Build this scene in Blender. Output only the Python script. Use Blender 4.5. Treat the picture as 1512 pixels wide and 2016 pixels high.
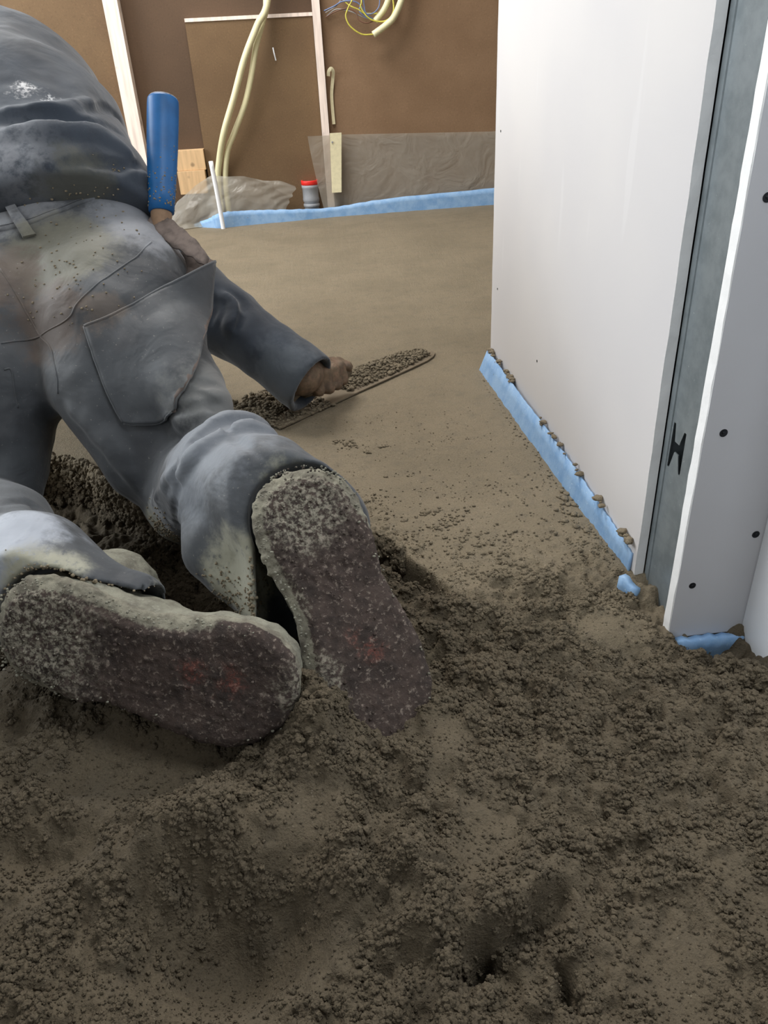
import bpy, bmesh, math, random
import numpy as np
from mathutils import Vector, Matrix
from mathutils.bvhtree import BVHTree

# ------------------------------------------------------------------ scene, camera, light
for o in list(bpy.data.objects):
    bpy.data.objects.remove(o, do_unlink=True)
SC = bpy.context.scene
COL = SC.collection
random.seed(7)

CAM_H = 0.57
PITCH, YAW, ROLL = math.radians(30.3), math.radians(4.6), math.radians(3.2)
fw = Vector((math.sin(YAW)*math.cos(PITCH), math.cos(YAW)*math.cos(PITCH), -math.sin(PITCH)))
r0 = Vector((math.cos(YAW), -math.sin(YAW), 0)); u0 = r0.cross(fw)
rt = r0*math.cos(ROLL) - u0*math.sin(ROLL); up = u0*math.cos(ROLL) + r0*math.sin(ROLL)
cam = bpy.data.cameras.new('camera'); camo = bpy.data.objects.new('camera', cam); COL.objects.link(camo)
cam.sensor_fit = 'VERTICAL'; cam.sensor_height = 36; cam.lens = 1500/2016*36; cam.clip_start = 0.02
camo.matrix_world = Matrix(((rt.x, up.x, -fw.x, 0), (rt.y, up.y, -fw.y, 0), (rt.z, up.z, -fw.z, CAM_H), (0, 0, 0, 1)))
SC.camera = camo
SC.view_settings.view_transform = 'Standard'; SC.view_settings.look = 'None'
SC.view_settings.gamma = 1; SC.view_settings.use_curve_mapping = False
SC.view_settings.exposure = 0.0

W = bpy.data.worlds.new('overcast_sky'); SC.world = W; W.use_nodes = True
W.node_tree.nodes['Background'].inputs[0].default_value = (0.80, 0.90, 1.0, 1)
W.node_tree.nodes['Background'].inputs[1].default_value = 0.55

def area(name, loc, target, sx, sy, power, col=(1, 1, 1)):
    l = bpy.data.lights.new(name, 'AREA'); l.shape = 'RECTANGLE'; l.size = sx; l.size_y = sy; l.energy = power; l.color = col
    o = bpy.data.objects.new(name, l); COL.objects.link(o); o.location = loc
    o.rotation_euler = (Vector(target)-Vector(loc)).to_track_quat('-Z', 'Y').to_euler()
    return o
# daylight: tall glazing in the left wall, the opened door on the right; added fill lights at the rear and on the ceiling
area('daylight_left_window', (-2.36, 2.15, 1.35), (0.2, 1.9, 0.2), 2.6, 1.5, 92, (0.92, 0.97, 1.0))
area('daylight_door_opening', (0.64, 0.44, 1.05), (0.2, 0.55, 0.35), 0.20, 1.9, 14, (0.92, 0.97, 1.0))
area('rear_fill_light', (-1.25, -1.76, 1.45), (-1.25, 0.8, 1.25), 1.1, 1.2, 13, (0.92, 0.97, 1.0))  # added fill light for the board edges and walls facing the camera
area('ceiling_fill_light', (-0.45, 2.65, 2.46), (-0.45, 2.65, 0), 1.1, 1.1, 64, (1.0, 0.97, 0.93))  # unseen overhead fill, added to brighten the floor

# ------------------------------------------------------------------ helpers
def lin(r, g, b):
    f = lambda c: (c/255/12.92) if c/255 <= 0.04045 else ((c/255+0.055)/1.055)**2.4
    return (f(r), f(g), f(b), 1)

def tag(o, label=None, cat=None, group=None, kind=None):
    if label: o['label'] = label
    if cat: o['category'] = cat
    if group: o['group'] = group
    if kind: o['kind'] = kind
    return o

def empty(name, loc=(0, 0, 0), parent=None):
    o = bpy.data.objects.new(name, None); COL.objects.link(o); o.location = loc
    o.empty_display_size = 0.05
    if parent: o.parent = parent
    return o

def link(name, me, material=None, parent=None, smooth=False):
    o = bpy.data.objects.new(name, me); COL.objects.link(o)
    if material and not me.materials: me.materials.append(material)
    if parent:
        o.parent = parent
        o.matrix_parent_inverse = Matrix.Translation(parent.matrix_basis.translation).inverted() if parent.parent is None else Matrix.Identity(4)
    if smooth: me.shade_smooth()
    return o

def pydata(name, v, f, material=None, parent=None, smooth=False):
    me = bpy.data.meshes.new(name)
    if isinstance(v, np.ndarray) and isinstance(f, np.ndarray):
        k = f.shape[1]
        me.vertices.add(len(v)); me.vertices.foreach_set('co', np.ascontiguousarray(v, dtype=np.float32).ravel())
        me.loops.add(f.size); me.loops.foreach_set('vertex_index', np.ascontiguousarray(f, dtype=np.int32).ravel())
        me.polygons.add(len(f)); me.polygons.foreach_set('loop_start', np.arange(0, f.size, k, dtype=np.int32))
        me.update(calc_edges=True)
    else:
        me.from_pydata([tuple(p) for p in v], [], [tuple(p) for p in f]); me.update()
    return link(name, me, material, parent, smooth)

def bm_obj(name, bm, material=None, parent=None, smooth=False, bevel=0, seg=2):
    if bevel:
        bmesh.ops.bevel(bm, geom=bm.edges[:], offset=bevel, segments=seg, profile=0.7, affect='EDGES')
    bmesh.ops.recalc_face_normals(bm, faces=bm.faces[:])
    me = bpy.data.meshes.new(name); bm.to_mesh(me); bm.free()
    return link(name, me, material, parent, smooth)

def bx(bm, x0, x1, y0, y1, z0, z1):
    vs = [bm.verts.new(p) for p in ((x0,y0,z0),(x1,y0,z0),(x1,y1,z0),(x0,y1,z0),(x0,y0,z1),(x1,y0,z1),(x1,y1,z1),(x0,y1,z1))]
    for f in ((0,3,2,1),(4,5,6,7),(0,1,5,4),(1,2,6,5),(2,3,7,6),(3,0,4,7)): bm.faces.new([vs[i] for i in f])

def box(name, x0, x1, y0, y1, z0, z1, material, parent=None, bevel=0):
    bm = bmesh.new(); bx(bm, x0, x1, y0, y1, z0, z1)
    return bm_obj(name, bm, material, parent, bevel=bevel)

def catmull(pts, n=8):
    P = [Vector(p) for p in pts]; P = [2*P[0]-P[1]] + P + [2*P[-1]-P[-2]]; out = []
    for i in range(1, len(P)-2):
        for k in range(n):
            t = k/n; a, b, c, d = P[i-1], P[i], P[i+1], P[i+2]
            out.append(0.5*((2*b)+(-a+c)*t+(2*a-5*b+4*c-d)*t*t+(-a+3*b-3*c+d)*t**3))
    out.append(P[-2]); return out

def tube(bm, pts, r, seg=10, cap=True):
    pts = [Vector(p) for p in pts]; n = len(pts); rings = []
    rr = r if hasattr(r, '__len__') else [r]*n
    t = (pts[1]-pts[0]).normalized(); ref = Vector((0, 0, 1)) if abs(t.z) < .9 else Vector((1, 0, 0))
    a = t.cross(ref).normalized()
    for i, p in enumerate(pts):
        t = (pts[min(i+1, n-1)]-pts[max(i-1, 0)]).normalized()
        a = (a - t*a.dot(t)).normalized(); b = t.cross(a)
        rings.append([bm.verts.new(p+(a*math.cos(2*math.pi*k/seg)+b*math.sin(2*math.pi*k/seg))*rr[i]) for k in range(seg)])
    for i in range(n-1):
        for k in range(seg):
            bm.faces.new((rings[i][k], rings[i][(k+1) % seg], rings[i+1][(k+1) % seg], rings[i+1][k]))
    if cap:
        bm.faces.new(rings[0][::-1]); bm.faces.new(rings[-1])

def tube_obj(name, pts, r, material, parent=None, seg=10):
    bm = bmesh.new(); tube(bm, pts, r, seg); return bm_obj(name, bm, material, parent, smooth=True)

def vn(shape_pts, scale, seed):
    """value noise in 2D or 3D on numpy coordinate arrays, -1..1"""
    q = [np.asarray(c, dtype=np.float64)/scale + seed*17.31 for c in shape_pts]
    fl = [np.floor(c) for c in q]; fr = [(c-f) for c, f in zip(q, fl)]
    fr = [f*f*(3-2*f) for f in fr]; ii = [f.astype(np.int64) for f in fl]
    mul = (73856093, 19349663, 83492791); out = 0.0
    for m in range(2**len(q)):
        hsh = np.full(q[0].shape, seed*2654435 + 12345, dtype=np.int64); w = 1.0
        for a in range(len(q)):
            b = (m >> a) & 1
            hsh = hsh ^ ((ii[a]+b)*mul[a]); w = w*(fr[a] if b else 1-fr[a])
        hsh = (hsh ^ (hsh >> 13))*1274126177; hsh = (hsh ^ (hsh >> 16)) & 0xFFFF
        out = out + w*(hsh/32767.5-1)
    return out

# ------------------------------------------------------------------ materials
def newmat(name):
    m = bpy.data.materials.new(name); m.use_nodes = True; nt = m.node_tree
    return m, nt, nt.nodes['Principled BSDF']

def nd(nt, typ, **kw):
    n = nt.nodes.new(typ)
    for k, v in kw.items():
        if k.startswith('_'): n.inputs[k[1:].replace('_', ' ')].default_value = v
        else: setattr(n, k, v)
    return n

def mix(nt, a, b, fac, mode='MIX'):
    m = nt.nodes.new('ShaderNodeMix'); m.data_type = 'RGBA'; m.blend_type = mode
    for sock, val in ((m.inputs['A'], a), (m.inputs['B'], b), (m.inputs['Factor'], fac)):
        if hasattr(val, 'is_output') or isinstance(val, bpy.types.NodeSocket): nt.links.new(val, sock)
        else: sock.default_value = val
    return m.outputs['Result']

def ramp(nt, sock, lo, hi):
    r = nt.nodes.new('ShaderNodeMapRange'); r.interpolation_type = 'SMOOTHSTEP'
    nt.links.new(sock, r.inputs['Value']); r.inputs['From Min'].default_value = lo; r.inputs['From Max'].default_value = hi
    return r.outputs['Result']

def noise(nt, scale, detail=4, rough=.55, vec=None, dist=0):
    n = nt.nodes.new('ShaderNodeTexNoise'); n.inputs['Scale'].default_value = scale
    n.inputs['Detail'].default_value = detail; n.inputs['Roughness'].default_value = rough; n.inputs['Distortion'].default_value = dist
    if vec is None:
        tc = nt.nodes.new('ShaderNodeTexCoord'); vec = tc.outputs['Object']
    nt.links.new(vec, n.inputs['Vector']); return n.outputs['Fac']

def math_(nt, op, a, b=0.0):
    m = nt.nodes.new('ShaderNodeMath'); m.operation = op
    for s, v in ((m.inputs[0], a), (m.inputs[1], b)):
        if isinstance(v, bpy.types.NodeSocket): nt.links.new(v, s)
        else: s.default_value = v
    return m.outputs[0]

def bump(nt, bs, layers):
    """layers: (height socket, strength, distance)"""
    prev = None
    for h, s, d in layers:
        b = nt.nodes.new('ShaderNodeBump'); b.inputs['Strength'].default_value = s; b.inputs['Distance'].default_value = d
        nt.links.new(h, b.inputs['Height'])
        if prev: nt.links.new(prev, b.inputs['Normal'])
        prev = b.outputs['Normal']
    nt.links.new(prev, bs.inputs['Normal'])

def simple(name, col, rough=.7, var=.12, scale=30, bstr=.15, bscale=300, bdist=.001, metal=0, col2=None, spec=.4):
    m, nt, bs = newmat(name)
    n1 = noise(nt, scale)
    c2 = col2 or tuple(c*(1-var*2) for c in col[:3])+(1,)
    c = mix(nt, col, c2, ramp(nt, n1, .35, .75)); nt.links.new(c, bs.inputs['Base Color'])
    bs.inputs['Roughness'].default_value = rough; bs.inputs['Metallic'].default_value = metal
    bs.inputs['Specular IOR Level'].default_value = spec
    if bstr: bump(nt, bs, [(noise(nt, bscale, 3), bstr, bdist)])
    return m
# ------------------------------------------------------------------ structure: the screed floor as one real height field
def screed_material(name='screed', loose=None):
    m, nt, bs = newmat(name)
    tc = nt.nodes.new('ShaderNodeNewGeometry').outputs['Position']
    big = noise(nt, 5, 4, .6, tc); mid = noise(nt, 38, 4, .6, tc); fine = noise(nt, 420, 3, .6, tc)
    c = mix(nt, lin(133, 121, 101), lin(123, 112, 93), ramp(nt, big, .35, .7))
    c = mix(nt, c, lin(104, 97, 85), math_(nt, 'MULTIPLY', ramp(nt, mid, .45, .8), .45))
    c = mix(nt, c, lin(160, 148, 126), math_(nt, 'MULTIPLY', ramp(nt, fine, .58, .75), .5))
    c = mix(nt, c, lin(68, 60, 50), math_(nt, 'MULTIPLY', ramp(nt, fine, .46, .30), .45))
    vo = nt.nodes.new('ShaderNodeTexVoronoi'); vo.inputs['Scale'].default_value = 190; nt.links.new(tc, vo.inputs['Vector'])
    gr = math_(nt, 'MULTIPLY', ramp(nt, vo.outputs['Distance'], .16, .08), ramp(nt, noise(nt, 90, 2, .5, tc), .55, .62))
    c = mix(nt, c, lin(188, 178, 158), math_(nt, 'MULTIPLY', gr, .7))
    at = nt.nodes.new('ShaderNodeAttribute'); at.attribute_name = 'loose'; at.attribute_type = 'GEOMETRY' if loose is None else 'INSTANCER'      # damper loose mix, darkened further to paint in the dim foreground light
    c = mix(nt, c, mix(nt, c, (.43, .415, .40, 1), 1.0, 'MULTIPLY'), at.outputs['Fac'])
    nt.links.new(c, bs.inputs['Base Color']); bs.inputs['Roughness'].default_value = .88
    bs.inputs['Specular IOR Level'].default_value = .25
    bump(nt, bs, [(noise(nt, 160, 4, .7, tc), .6, .0035), (fine, .8, .0018)])
    return m
M_SCREED = screed_material(); M_LOOSE_DIM = screed_material('loose_screed_dim', 1.0)

def axis(dense0, dense1, step, lo, hi, grow=1.09, mx=.12):
    a = list(np.arange(dense0, dense1, step)); s = step
    while a[-1] < hi: s = min(s*grow, mx); a.append(a[-1]+s)
    s = step
    while a[0] > lo: s = min(s*grow, mx); a.insert(0, a[0]-s)
    return np.array(a)

def sstep(x, a, b):
    t = np.clip((x-a)/(b-a), 0, 1); return t*t*(3-2*t)

def gauss(X, Y, cx, cy, sx, sy, ang=0):
    c, s = math.cos(math.radians(ang)), math.sin(math.radians(ang))
    dx, dy = X-cx, Y-cy; a = dx*c+dy*s; b = -dx*s+dy*c
    return np.exp(-((a/sx)**2+(b/sy)**2))

FX = np.array([-3, -.62, -.50, -.42, -.34, -.26, -.17, -.05, .03, .075, .105, .14, .20, .30, .40, 3])
FY = np.array([1.22, 1.22, 1.25, 1.22, 1.12, 1.06, 1.03, .98, .935, .90, .83, .77, .765, .76, .75, .75])

def screed_base(X, Y):
    """smooth level of the screed and how loose/rough it is (0 trowelled .. 1 crumbly)"""
    front = np.interp(X, FX, FY) + .012*vn((X, Y), .035, 3) + .018*vn((X, Y), .11, 5)
    fin = sstep(Y-front, -.004, .012)
    soft = sstep(X, .10, .19)                       # on the right the trowelled field fades out instead of breaking off
    fin_soft = sstep(Y-front, -.06, .07)
    loose = .004*vn((X, Y), .16, 11) + .009*vn((X, Y), .075, 12) + .004*vn((X, Y), .03, 13)
    z = -.004 + loose
    # hollow where the man kneels
    z -= .065*sstep(Y, .70, .86)*sstep(.06-X, 0, .10)*sstep(X, -1.2, -.8)
    z -= .055*gauss(X, Y, -.215, .84, .10, .10)
    # ridge pushed up between the boots and towards the left
    z += .048*gauss(X, Y, -.035, .560, .035, .07, 15)
    z += .022*gauss(X, Y, -.11, .50, .11, .03, 22)
    # slope under the left boot, light patch on the far left
    z -= .042*gauss(X, Y, -.21, .545, .10, .040, -12)
    z += .012*gauss(X, Y, -.38, .66, .06, .05)
    # smooth trough on the left edge
    z -= .036*gauss(X, Y, -.30, .465, .085, .030, -10)
    # large hollow, lower left
    z -= .078*gauss(X, Y, -.115, .362, .075, .045, -5)
    z += .034*gauss(X, Y, -.15, .447, .075, .025, 8)
    z += .022*gauss(X, Y, -.015, .40, .020, .07, 0)
    # shovel cut, lower middle right
    z -= .016*gauss(X, Y, .105, .415, .035, .055, -12)
    z -= .045*gauss(X, Y, .078, .318, .014, .012, 30)
    z -= .016*gauss(X, Y, .118, .338, .030, .010, 32)
    z += .026*gauss(X, Y, .045, .395, .020, .050, 0)
    z -= .030*gauss(X, Y, .138, .290, .0045, .016, 0)
    z += .010*gauss(X, Y, .155, .38, .02, .03)
    z -= .010*gauss(X, Y, .205, .285, .035, .04)
    z -= .020*gauss(X, Y, .315, .33, .03, .03)
    # ledge left by the shovel: higher behind, dropping off towards the camera
    lx, ly = .15-.055, .365-.305; ll = math.hypot(lx, ly); wob = .006*vn((X, Y), .03, 88)
    tt = ((X-.055)*lx+(Y-.305)*ly)/ll**2; sd_ = (-(X-.055)*ly+(Y-.305)*lx)/ll + wob
    win_ = sstep(tt, -.15, .1)*sstep(-tt, -1.15, -.85)
    z += win_*np.where(sd_ > 0, .012, -.022)*np.exp(-(sd_/np.where(sd_ > 0, .06, .022))**2)*sstep(np.abs(sd_), 0, .004)
    # crack and heaved lumps beside the right boot
    z -= .055*gauss(X, Y, .085, .835, .060, .012, -50)
    z += .012*gauss(X, Y, .11, .875, .05, .015, -50)
    z += .014*gauss(X, Y, .115, .755, .05, .03, -35)
    z += .016*gauss(X, Y, .045, .500, .035, .02)
    z += .014*gauss(X, Y, .365, .735, .035, .012, -50)
    z -= .036*gauss(X, Y, .425, .622, .026, .026)
    rough = np.ones_like(X)
    for a in ((-.30, .455, .09, .032, -10), (-.38, .67, .07, .06, 0), (-.23, .545, .11, .05, -12), (-.115, .352, .085, .045, -5),
              (.105, .415, .032, .055, -12), (.215, .285, .04, .045, 0), (.315, .66, .045, .035, -30), (.30, .335, .03, .05, 0),
              (-.05, .455, .05, .03, 10), (.09, .52, .03, .04, 0)):
        rough *= 1-.86*np.clip(1.15*gauss(X, Y, *a), 0, 1)
    rough *= .70+.30*sstep(vn((X, Y), .09, 21), -.5, .3)
    zf = .0012*vn((X, Y), .30, 31) + .0005*vn((X, Y), .05, 32)
    rf = .02 + .30*(1-sstep(Y-front, .02, .17))*sstep(X, -.05, .05)
    rf += .30*sstep(X, .35, .40)*(Y < 1.05)
    z_soft = zf*fin_soft + z*(1-fin_soft); z_hard = zf*fin + z*(1-fin)
    zz = z_soft*soft + z_hard*(1-soft)
    F = fin_soft*soft + fin*(1-soft)
    rr = np.clip(rough*(1-F) + rf*F, 0, 1)
    # broken edge stays lumpy
    rr = np.maximum(rr, .8*np.exp(-((Y-front)/.016)**2)*(1-soft))
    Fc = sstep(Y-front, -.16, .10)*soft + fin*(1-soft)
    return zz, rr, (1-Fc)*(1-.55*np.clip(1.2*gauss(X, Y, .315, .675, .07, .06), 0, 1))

ST = .0022
def build_floor():
    xs = axis(-.56, .56, ST, -2.4, 2.6); ys = axis(.22, 1.06, ST, -.6, 4.6, 1.02, .06)
    X, Y = np.meshgrid(xs, ys, indexing='ij')
    Z, Rg, loose_dim = screed_base(X, Y)
    # clods with pits between them
    c1 = vn((X+.006*vn((X, Y), .02, 81), Y), .022, 82); c2 = vn((X, Y+.004*vn((X, Y), .012, 83)), .011, 84)
    Z = Z + Rg*(.0075*sstep(c1, -.25, .35) - .0045 - .0070*sstep(c2, .10, .55) + .0030*sstep(-c2, .1, .5))
    c3 = vn((X, Y+.01*vn((X, Y), .05, 85)), .048, 86); Z = Z + Rg*(.010*sstep(c3, -.1, .45) - .004)
    rr = np.clip(Rg, .05, 1)
    H = Z + rr*(.0030*vn((X, Y), .0085, 50) + .0022*vn((X, Y), .0050, 51))
    v = np.stack([X.ravel(), Y.ravel(), H.ravel()], 1)
    n, mny = X.shape
    I = np.arange(n*mny).reshape(n, mny)
    f = np.stack([I[:-1, :-1].ravel(), I[1:, :-1].ravel(), I[1:, 1:].ravel(), I[:-1, 1:].ravel()], 1)
    o = pydata('floor', v, f, M_SCREED, smooth=True)
    at = o.data.attributes.new('loose', 'FLOAT', 'POINT'); at.data.foreach_set('value', np.clip(loose_dim.ravel(), 0, 1).astype(np.float32))
    tag(o, 'grey-brown cement screed floor, trowelled smooth far back and loose and crumbly in front', 'floor', kind='structure')
    # where crumbs may lie
    rng = np.random.default_rng(4); ix0 = int(np.searchsorted(xs, -.56)); iy0 = int(np.searchsorted(ys, .22)); P = []; S = []
    N = 300000
    px_ = rng.uniform(-.55, .55, N); py_ = .23+.80*rng.uniform(0, 1, N)**1.25; u = rng.uniform(0, 1, N)
    ii = ix0+((px_+.56)/ST).astype(int); jj = iy0+((py_-.22)/ST).astype(int)
    rg = Rg[ii, jj]; cl = sstep(c1[ii, jj], -.35, .3)
    keep = (u < np.maximum((rg**1.4)*(.46+.54*cl), .16*loose_dim[ii, jj])) & ~((px_ > .362) & (py_ > .64)) & ~((px_ > .44) & (py_ > .54))
    px_, py_, rg, cl, ii, jj = (a[keep] for a in (px_, py_, rg, cl, ii, jj))
    r = (.0008+.0027*rng.uniform(0, 1, len(px_))**2.6)*(.60+.60*cl)*(.5+.5*rg)
    pz = H[ii, jj] + r*rng.uniform(-.5, .6, len(r))
    # lumps on the broken edge of the laid screed behind the man
    M_ = 9000; qx = rng.uniform(-.66, .09, M_); t = rng.uniform(0, 1, M_)
    qy = np.interp(qx, FX, FY)+.012*vn((qx, np.interp(qx, FX, FY)), .035, 3)+.018*vn((qx, np.interp(qx, FX, FY)), .11, 5)-.012+.028*t+rng.normal(0, .006, M_)
    zz, r_, l_ = screed_base(qx, qy); px_ = np.r_[px_, qx]; py_ = np.r_[py_, qy]; r2 = .0015+.0060*rng.uniform(0, 1, M_)**3; r = np.r_[r, r2]; pz = np.r_[pz, zz+r2*rng.uniform(-.2, .6, M_)]
    return o, np.stack([px_, py_, pz], 1), r, screed_base(px_, py_)[2]
FLOOR, CR_P, CR_R, CR_L = build_floor()

def crumb_tree(mat_, seeds=(1, 2, 3, 4)):
    """geometry nodes: irregular crumbs instanced on the points of the mesh"""
    g = bpy.data.node_groups.new('loose_crumbs', 'GeometryNodeTree')
    g.interface.new_socket('Geometry', in_out='INPUT', socket_type='NodeSocketGeometry'); g.interface.new_socket('Geometry', in_out='OUTPUT', socket_type='NodeSocketGeometry')
    N = lambda t: g.nodes.new(t); L = g.links.new
    gi, go = N('NodeGroupInput'), N('NodeGroupOutput')
    g2i = N('GeometryNodeGeometryToInstance')
    for sd in seeds:
        ic = N('GeometryNodeMeshIcoSphere'); ic.inputs['Radius'].default_value = 1; ic.inputs['Subdivisions'].default_value = 3
        pos = N('GeometryNodeInputPosition'); nz = N('ShaderNodeTexNoise'); nz.noise_dimensions = '4D'; nz.inputs['W'].default_value = sd*7.7; nz.inputs['Scale'].default_value = 1.5; nz.inputs['Detail'].default_value = 4
        nz.inputs['Roughness'].default_value = .65
        L(pos.outputs[0], nz.inputs['Vector'])
        mr = N('ShaderNodeMapRange'); mr.inputs['From Min'].default_value = .25; mr.inputs['From Max'].default_value = .75; mr.inputs['To Min'].default_value = .22; mr.inputs['To Max'].default_value = 1.75
        L(nz.outputs[0], mr.inputs['Value'])
        vm = N('ShaderNodeVectorMath'); vm.operation = 'SCALE'; L(pos.outputs[0], vm.inputs[0]); L(mr.outputs[0], vm.inputs['Scale'])
        sp = N('GeometryNodeSetPosition'); L(ic.outputs['Mesh'], sp.inputs['Geometry']); L(vm.outputs[0], sp.inputs['Position'])
        ss_ = N('GeometryNodeSetShadeSmooth'); L(sp.outputs[0], ss_.inputs[0])
        sm = N('GeometryNodeSetMaterial'); sm.inputs['Material'].default_value = mat_; L(ss_.outputs[0], sm.inputs[0])
        L(sm.outputs[0], g2i.inputs[0])
    m2p = N('GeometryNodeMeshToPoints'); L(gi.outputs[0], m2p.inputs[0])
    iop = N('GeometryNodeInstanceOnPoints'); L(m2p.outputs[0], iop.inputs['Points']); L(g2i.outputs[0], iop.inputs['Instance'])
    iop.inputs['Pick Instance'].default_value = True
    ri = N('FunctionNodeRandomValue'); ri.data_type = 'INT'; ri.inputs['Min'].default_value = 0; ri.inputs['Max'].default_value = len(seeds)-1
    L([o_ for o_ in ri.outputs if o_.type == 'INT'][0], iop.inputs['Instance Index'])
    rv = N('FunctionNodeRandomValue'); rv.data_type = 'FLOAT_VECTOR'; rv.inputs['Max'].default_value = (6.28, 6.28, 6.28); rv.inputs['Seed'].default_value = 3
    L(rv.outputs[0], iop.inputs['Rotation'])
    na = N('GeometryNodeInputNamedAttribute'); na.data_type = 'FLOAT'; na.inputs['Name'].default_value = 'size'
    L(na.outputs[0], iop.inputs['Scale']); L(iop.outputs[0], go.inputs[0])
    return g
def crumbs(name, P, R, Lz, material, label, cat):
    me = bpy.data.meshes.new(name); me.vertices.add(len(P)); me.vertices.foreach_set('co', np.ascontiguousarray(P, dtype=np.float32).ravel())
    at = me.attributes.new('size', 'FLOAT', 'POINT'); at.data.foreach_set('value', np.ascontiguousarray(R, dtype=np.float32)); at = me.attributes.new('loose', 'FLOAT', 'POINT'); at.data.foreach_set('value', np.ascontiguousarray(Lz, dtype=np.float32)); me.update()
    o = link(name, me, material); md = o.modifiers.new('crumbs', 'NODES'); md.node_group = crumb_tree(material)
    tag(o, label, cat, kind='stuff'); return o
crumbs('loose_screed_crumbs', CR_P, CR_R, CR_L, M_LOOSE_DIM, 'countless loose crumbs of damp screed, dim light painted in, covering the foreground floor', 'crumbs')
# ------------------------------------------------------------------ structure: walls and openings
def board_material(name, c1, c2):
    m, nt, bs = newmat(name); tc = nd(nt, 'ShaderNodeTexCoord').outputs['Object']
    c = mix(nt, c1, c2, ramp(nt, noise(nt, 3, 3, .6, tc), .3, .7))
    sp = noise(nt, 160, 3, .6, tc)
    c = mix(nt, c, tuple(x*1.5 for x in c1[:3])+(1,), math_(nt, 'MULTIPLY', ramp(nt, sp, .55, .75), .35))
    c = mix(nt, c, tuple(x*.5 for x in c1[:3])+(1,), math_(nt, 'MULTIPLY', ramp(nt, sp, .45, .28), .4))
    nt.links.new(c, bs.inputs['Base Color']); bs.inputs['Roughness'].default_value = .62; bs.inputs['Specular IOR Level'].default_value = .3
    bump(nt, bs, [(sp, .12, .001)]); return m
M_BOARD = board_material('hardboard', lin(136, 109, 84), lin(122, 96, 72))
M_BOARD_D = board_material('hardboard_dark', lin(92, 72, 55), lin(82, 64, 49))
M_BOARD_M = board_material('hardboard_mid', lin(114, 91, 65), lin(102, 80, 57))
def wood_material(name, col):
    m, nt, bs = newmat(name); tc = nd(nt, 'ShaderNodeTexCoord').outputs['Object']
    mp = nt.nodes.new('ShaderNodeMapping'); nt.links.new(tc, mp.inputs['Vector']); mp.inputs['Scale'].default_value = (1, 1, .08)
    n = noise(nt, 60, 4, .6, mp.outputs['Vector'])
    c = mix(nt, col, tuple(x*.72 for x in col[:3])+(1,), ramp(nt, n, .35, .75))
    kn = ramp(nt, noise(nt, 14, 1, .5, tc), .70, .76)
    c = mix(nt, c, tuple(x*.45 for x in col[:3])+(1,), kn)
    nt.links.new(c, bs.inputs['Base Color']); bs.inputs['Roughness'].default_value = .6
    bump(nt, bs, [(n, .1, .001)]); return m
M_WOOD = wood_material('spruce', lin(244, 226, 214)); M_WOOD2 = wood_material('pine_block', lin(214, 178, 134))
def plaster_material():
    m, nt, bs = newmat('plasterboard'); tc = nd(nt, 'ShaderNodeTexCoord').outputs['Object']
    c = mix(nt, lin(222, 218, 216), lin(212, 209, 210), ramp(nt, noise(nt, 2.2, 3, .5, tc), .3, .7))
    mp = nt.nodes.new('ShaderNodeMapping'); nt.links.new(tc, mp.inputs['Vector']); mp.inputs['Scale'].default_value = (1, 1, .12)
    c = mix(nt, c, lin(240, 238, 238), math_(nt, 'MULTIPLY', ramp(nt, noise(nt, 26, 2, .5, mp.outputs['Vector']), .66, .74), .15))
    nt.links.new(c, bs.inputs['Base Color']); bs.inputs['Roughness'].default_value = .75; bs.inputs['Specular IOR Level'].default_value = .3
    bump(nt, bs, [(noise(nt, 300, 2, .5, tc), .06, .0006)]); return m
M_PLASTER = plaster_material()
M_CARD = simple('plasterboard_grey_card', lin(208, 208, 212), .75, var=.03, scale=4, bstr=.05)
M_GYPSUM = simple('gypsum_core', lin(250, 250, 250), .8, var=.02, scale=80, bstr=.3, bscale=250)
M_STEEL = None
def steel_material():
    m, nt, bs = newmat('galvanised_steel'); tc = nd(nt, 'ShaderNodeTexCoord').outputs['Object']
    n = noise(nt, 40, 5, .65, tc); sc = noise(nt, 220, 3, .6, tc)
    c = mix(nt, lin(140, 148, 152), lin(122, 131, 135), ramp(nt, n, .35, .7))
    c = mix(nt, c, lin(205, 210, 212), math_(nt, 'MULTIPLY', ramp(nt, sc, .68, .78), .6))
    nt.links.new(c, bs.inputs['Base Color']); bs.inputs['Metallic'].default_value = .35
    bs.inputs['Roughness'].default_value = .38
    bump(nt, bs, [(n, .08, .001)]); return m
M_STEEL = steel_material()
def foam_material():
    m, nt, bs = newmat('blue_foam'); tc = nd(nt, 'ShaderNodeTexCoord').outputs['Object']
    n = noise(nt, 30, 4, .6, tc)
    c = mix(nt, lin(150, 184, 220), lin(124, 164, 208), ramp(nt, n, .35, .7))
    c = mix(nt, c, lin(200, 220, 236), math_(nt, 'MULTIPLY', ramp(nt, noise(nt, 260, 3, .6, tc), .62, .74), .7))
    c = mix(nt, c, lin(118, 112, 100), math_(nt, 'MULTIPLY', ramp(nt, noise(nt, 55, 4, .7, tc), .68, .76), .8))
    nt.links.new(c, bs.inputs['Base Color']); bs.inputs['Roughness'].default_value = .5
    bs.inputs['Subsurface Weight'].default_value = .15; bs.inputs['Subsurface Radius'].default_value = (.004, .006, .01)
    bump(nt, bs, [(noise(nt, 180, 3, .6, tc), .25, .0015)]); return m
M_FOAM = foam_material()
M_DARK = simple('dark_screw_head', lin(40, 42, 46), .5, bstr=0, metal=.5)
M_WHITE = simple('white_plastic', lin(244, 246, 250), .35, var=.01, bstr=.02)
M_RENDER = simple('raw_wall_render', lin(196, 192, 186), .85, scale=6)

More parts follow.
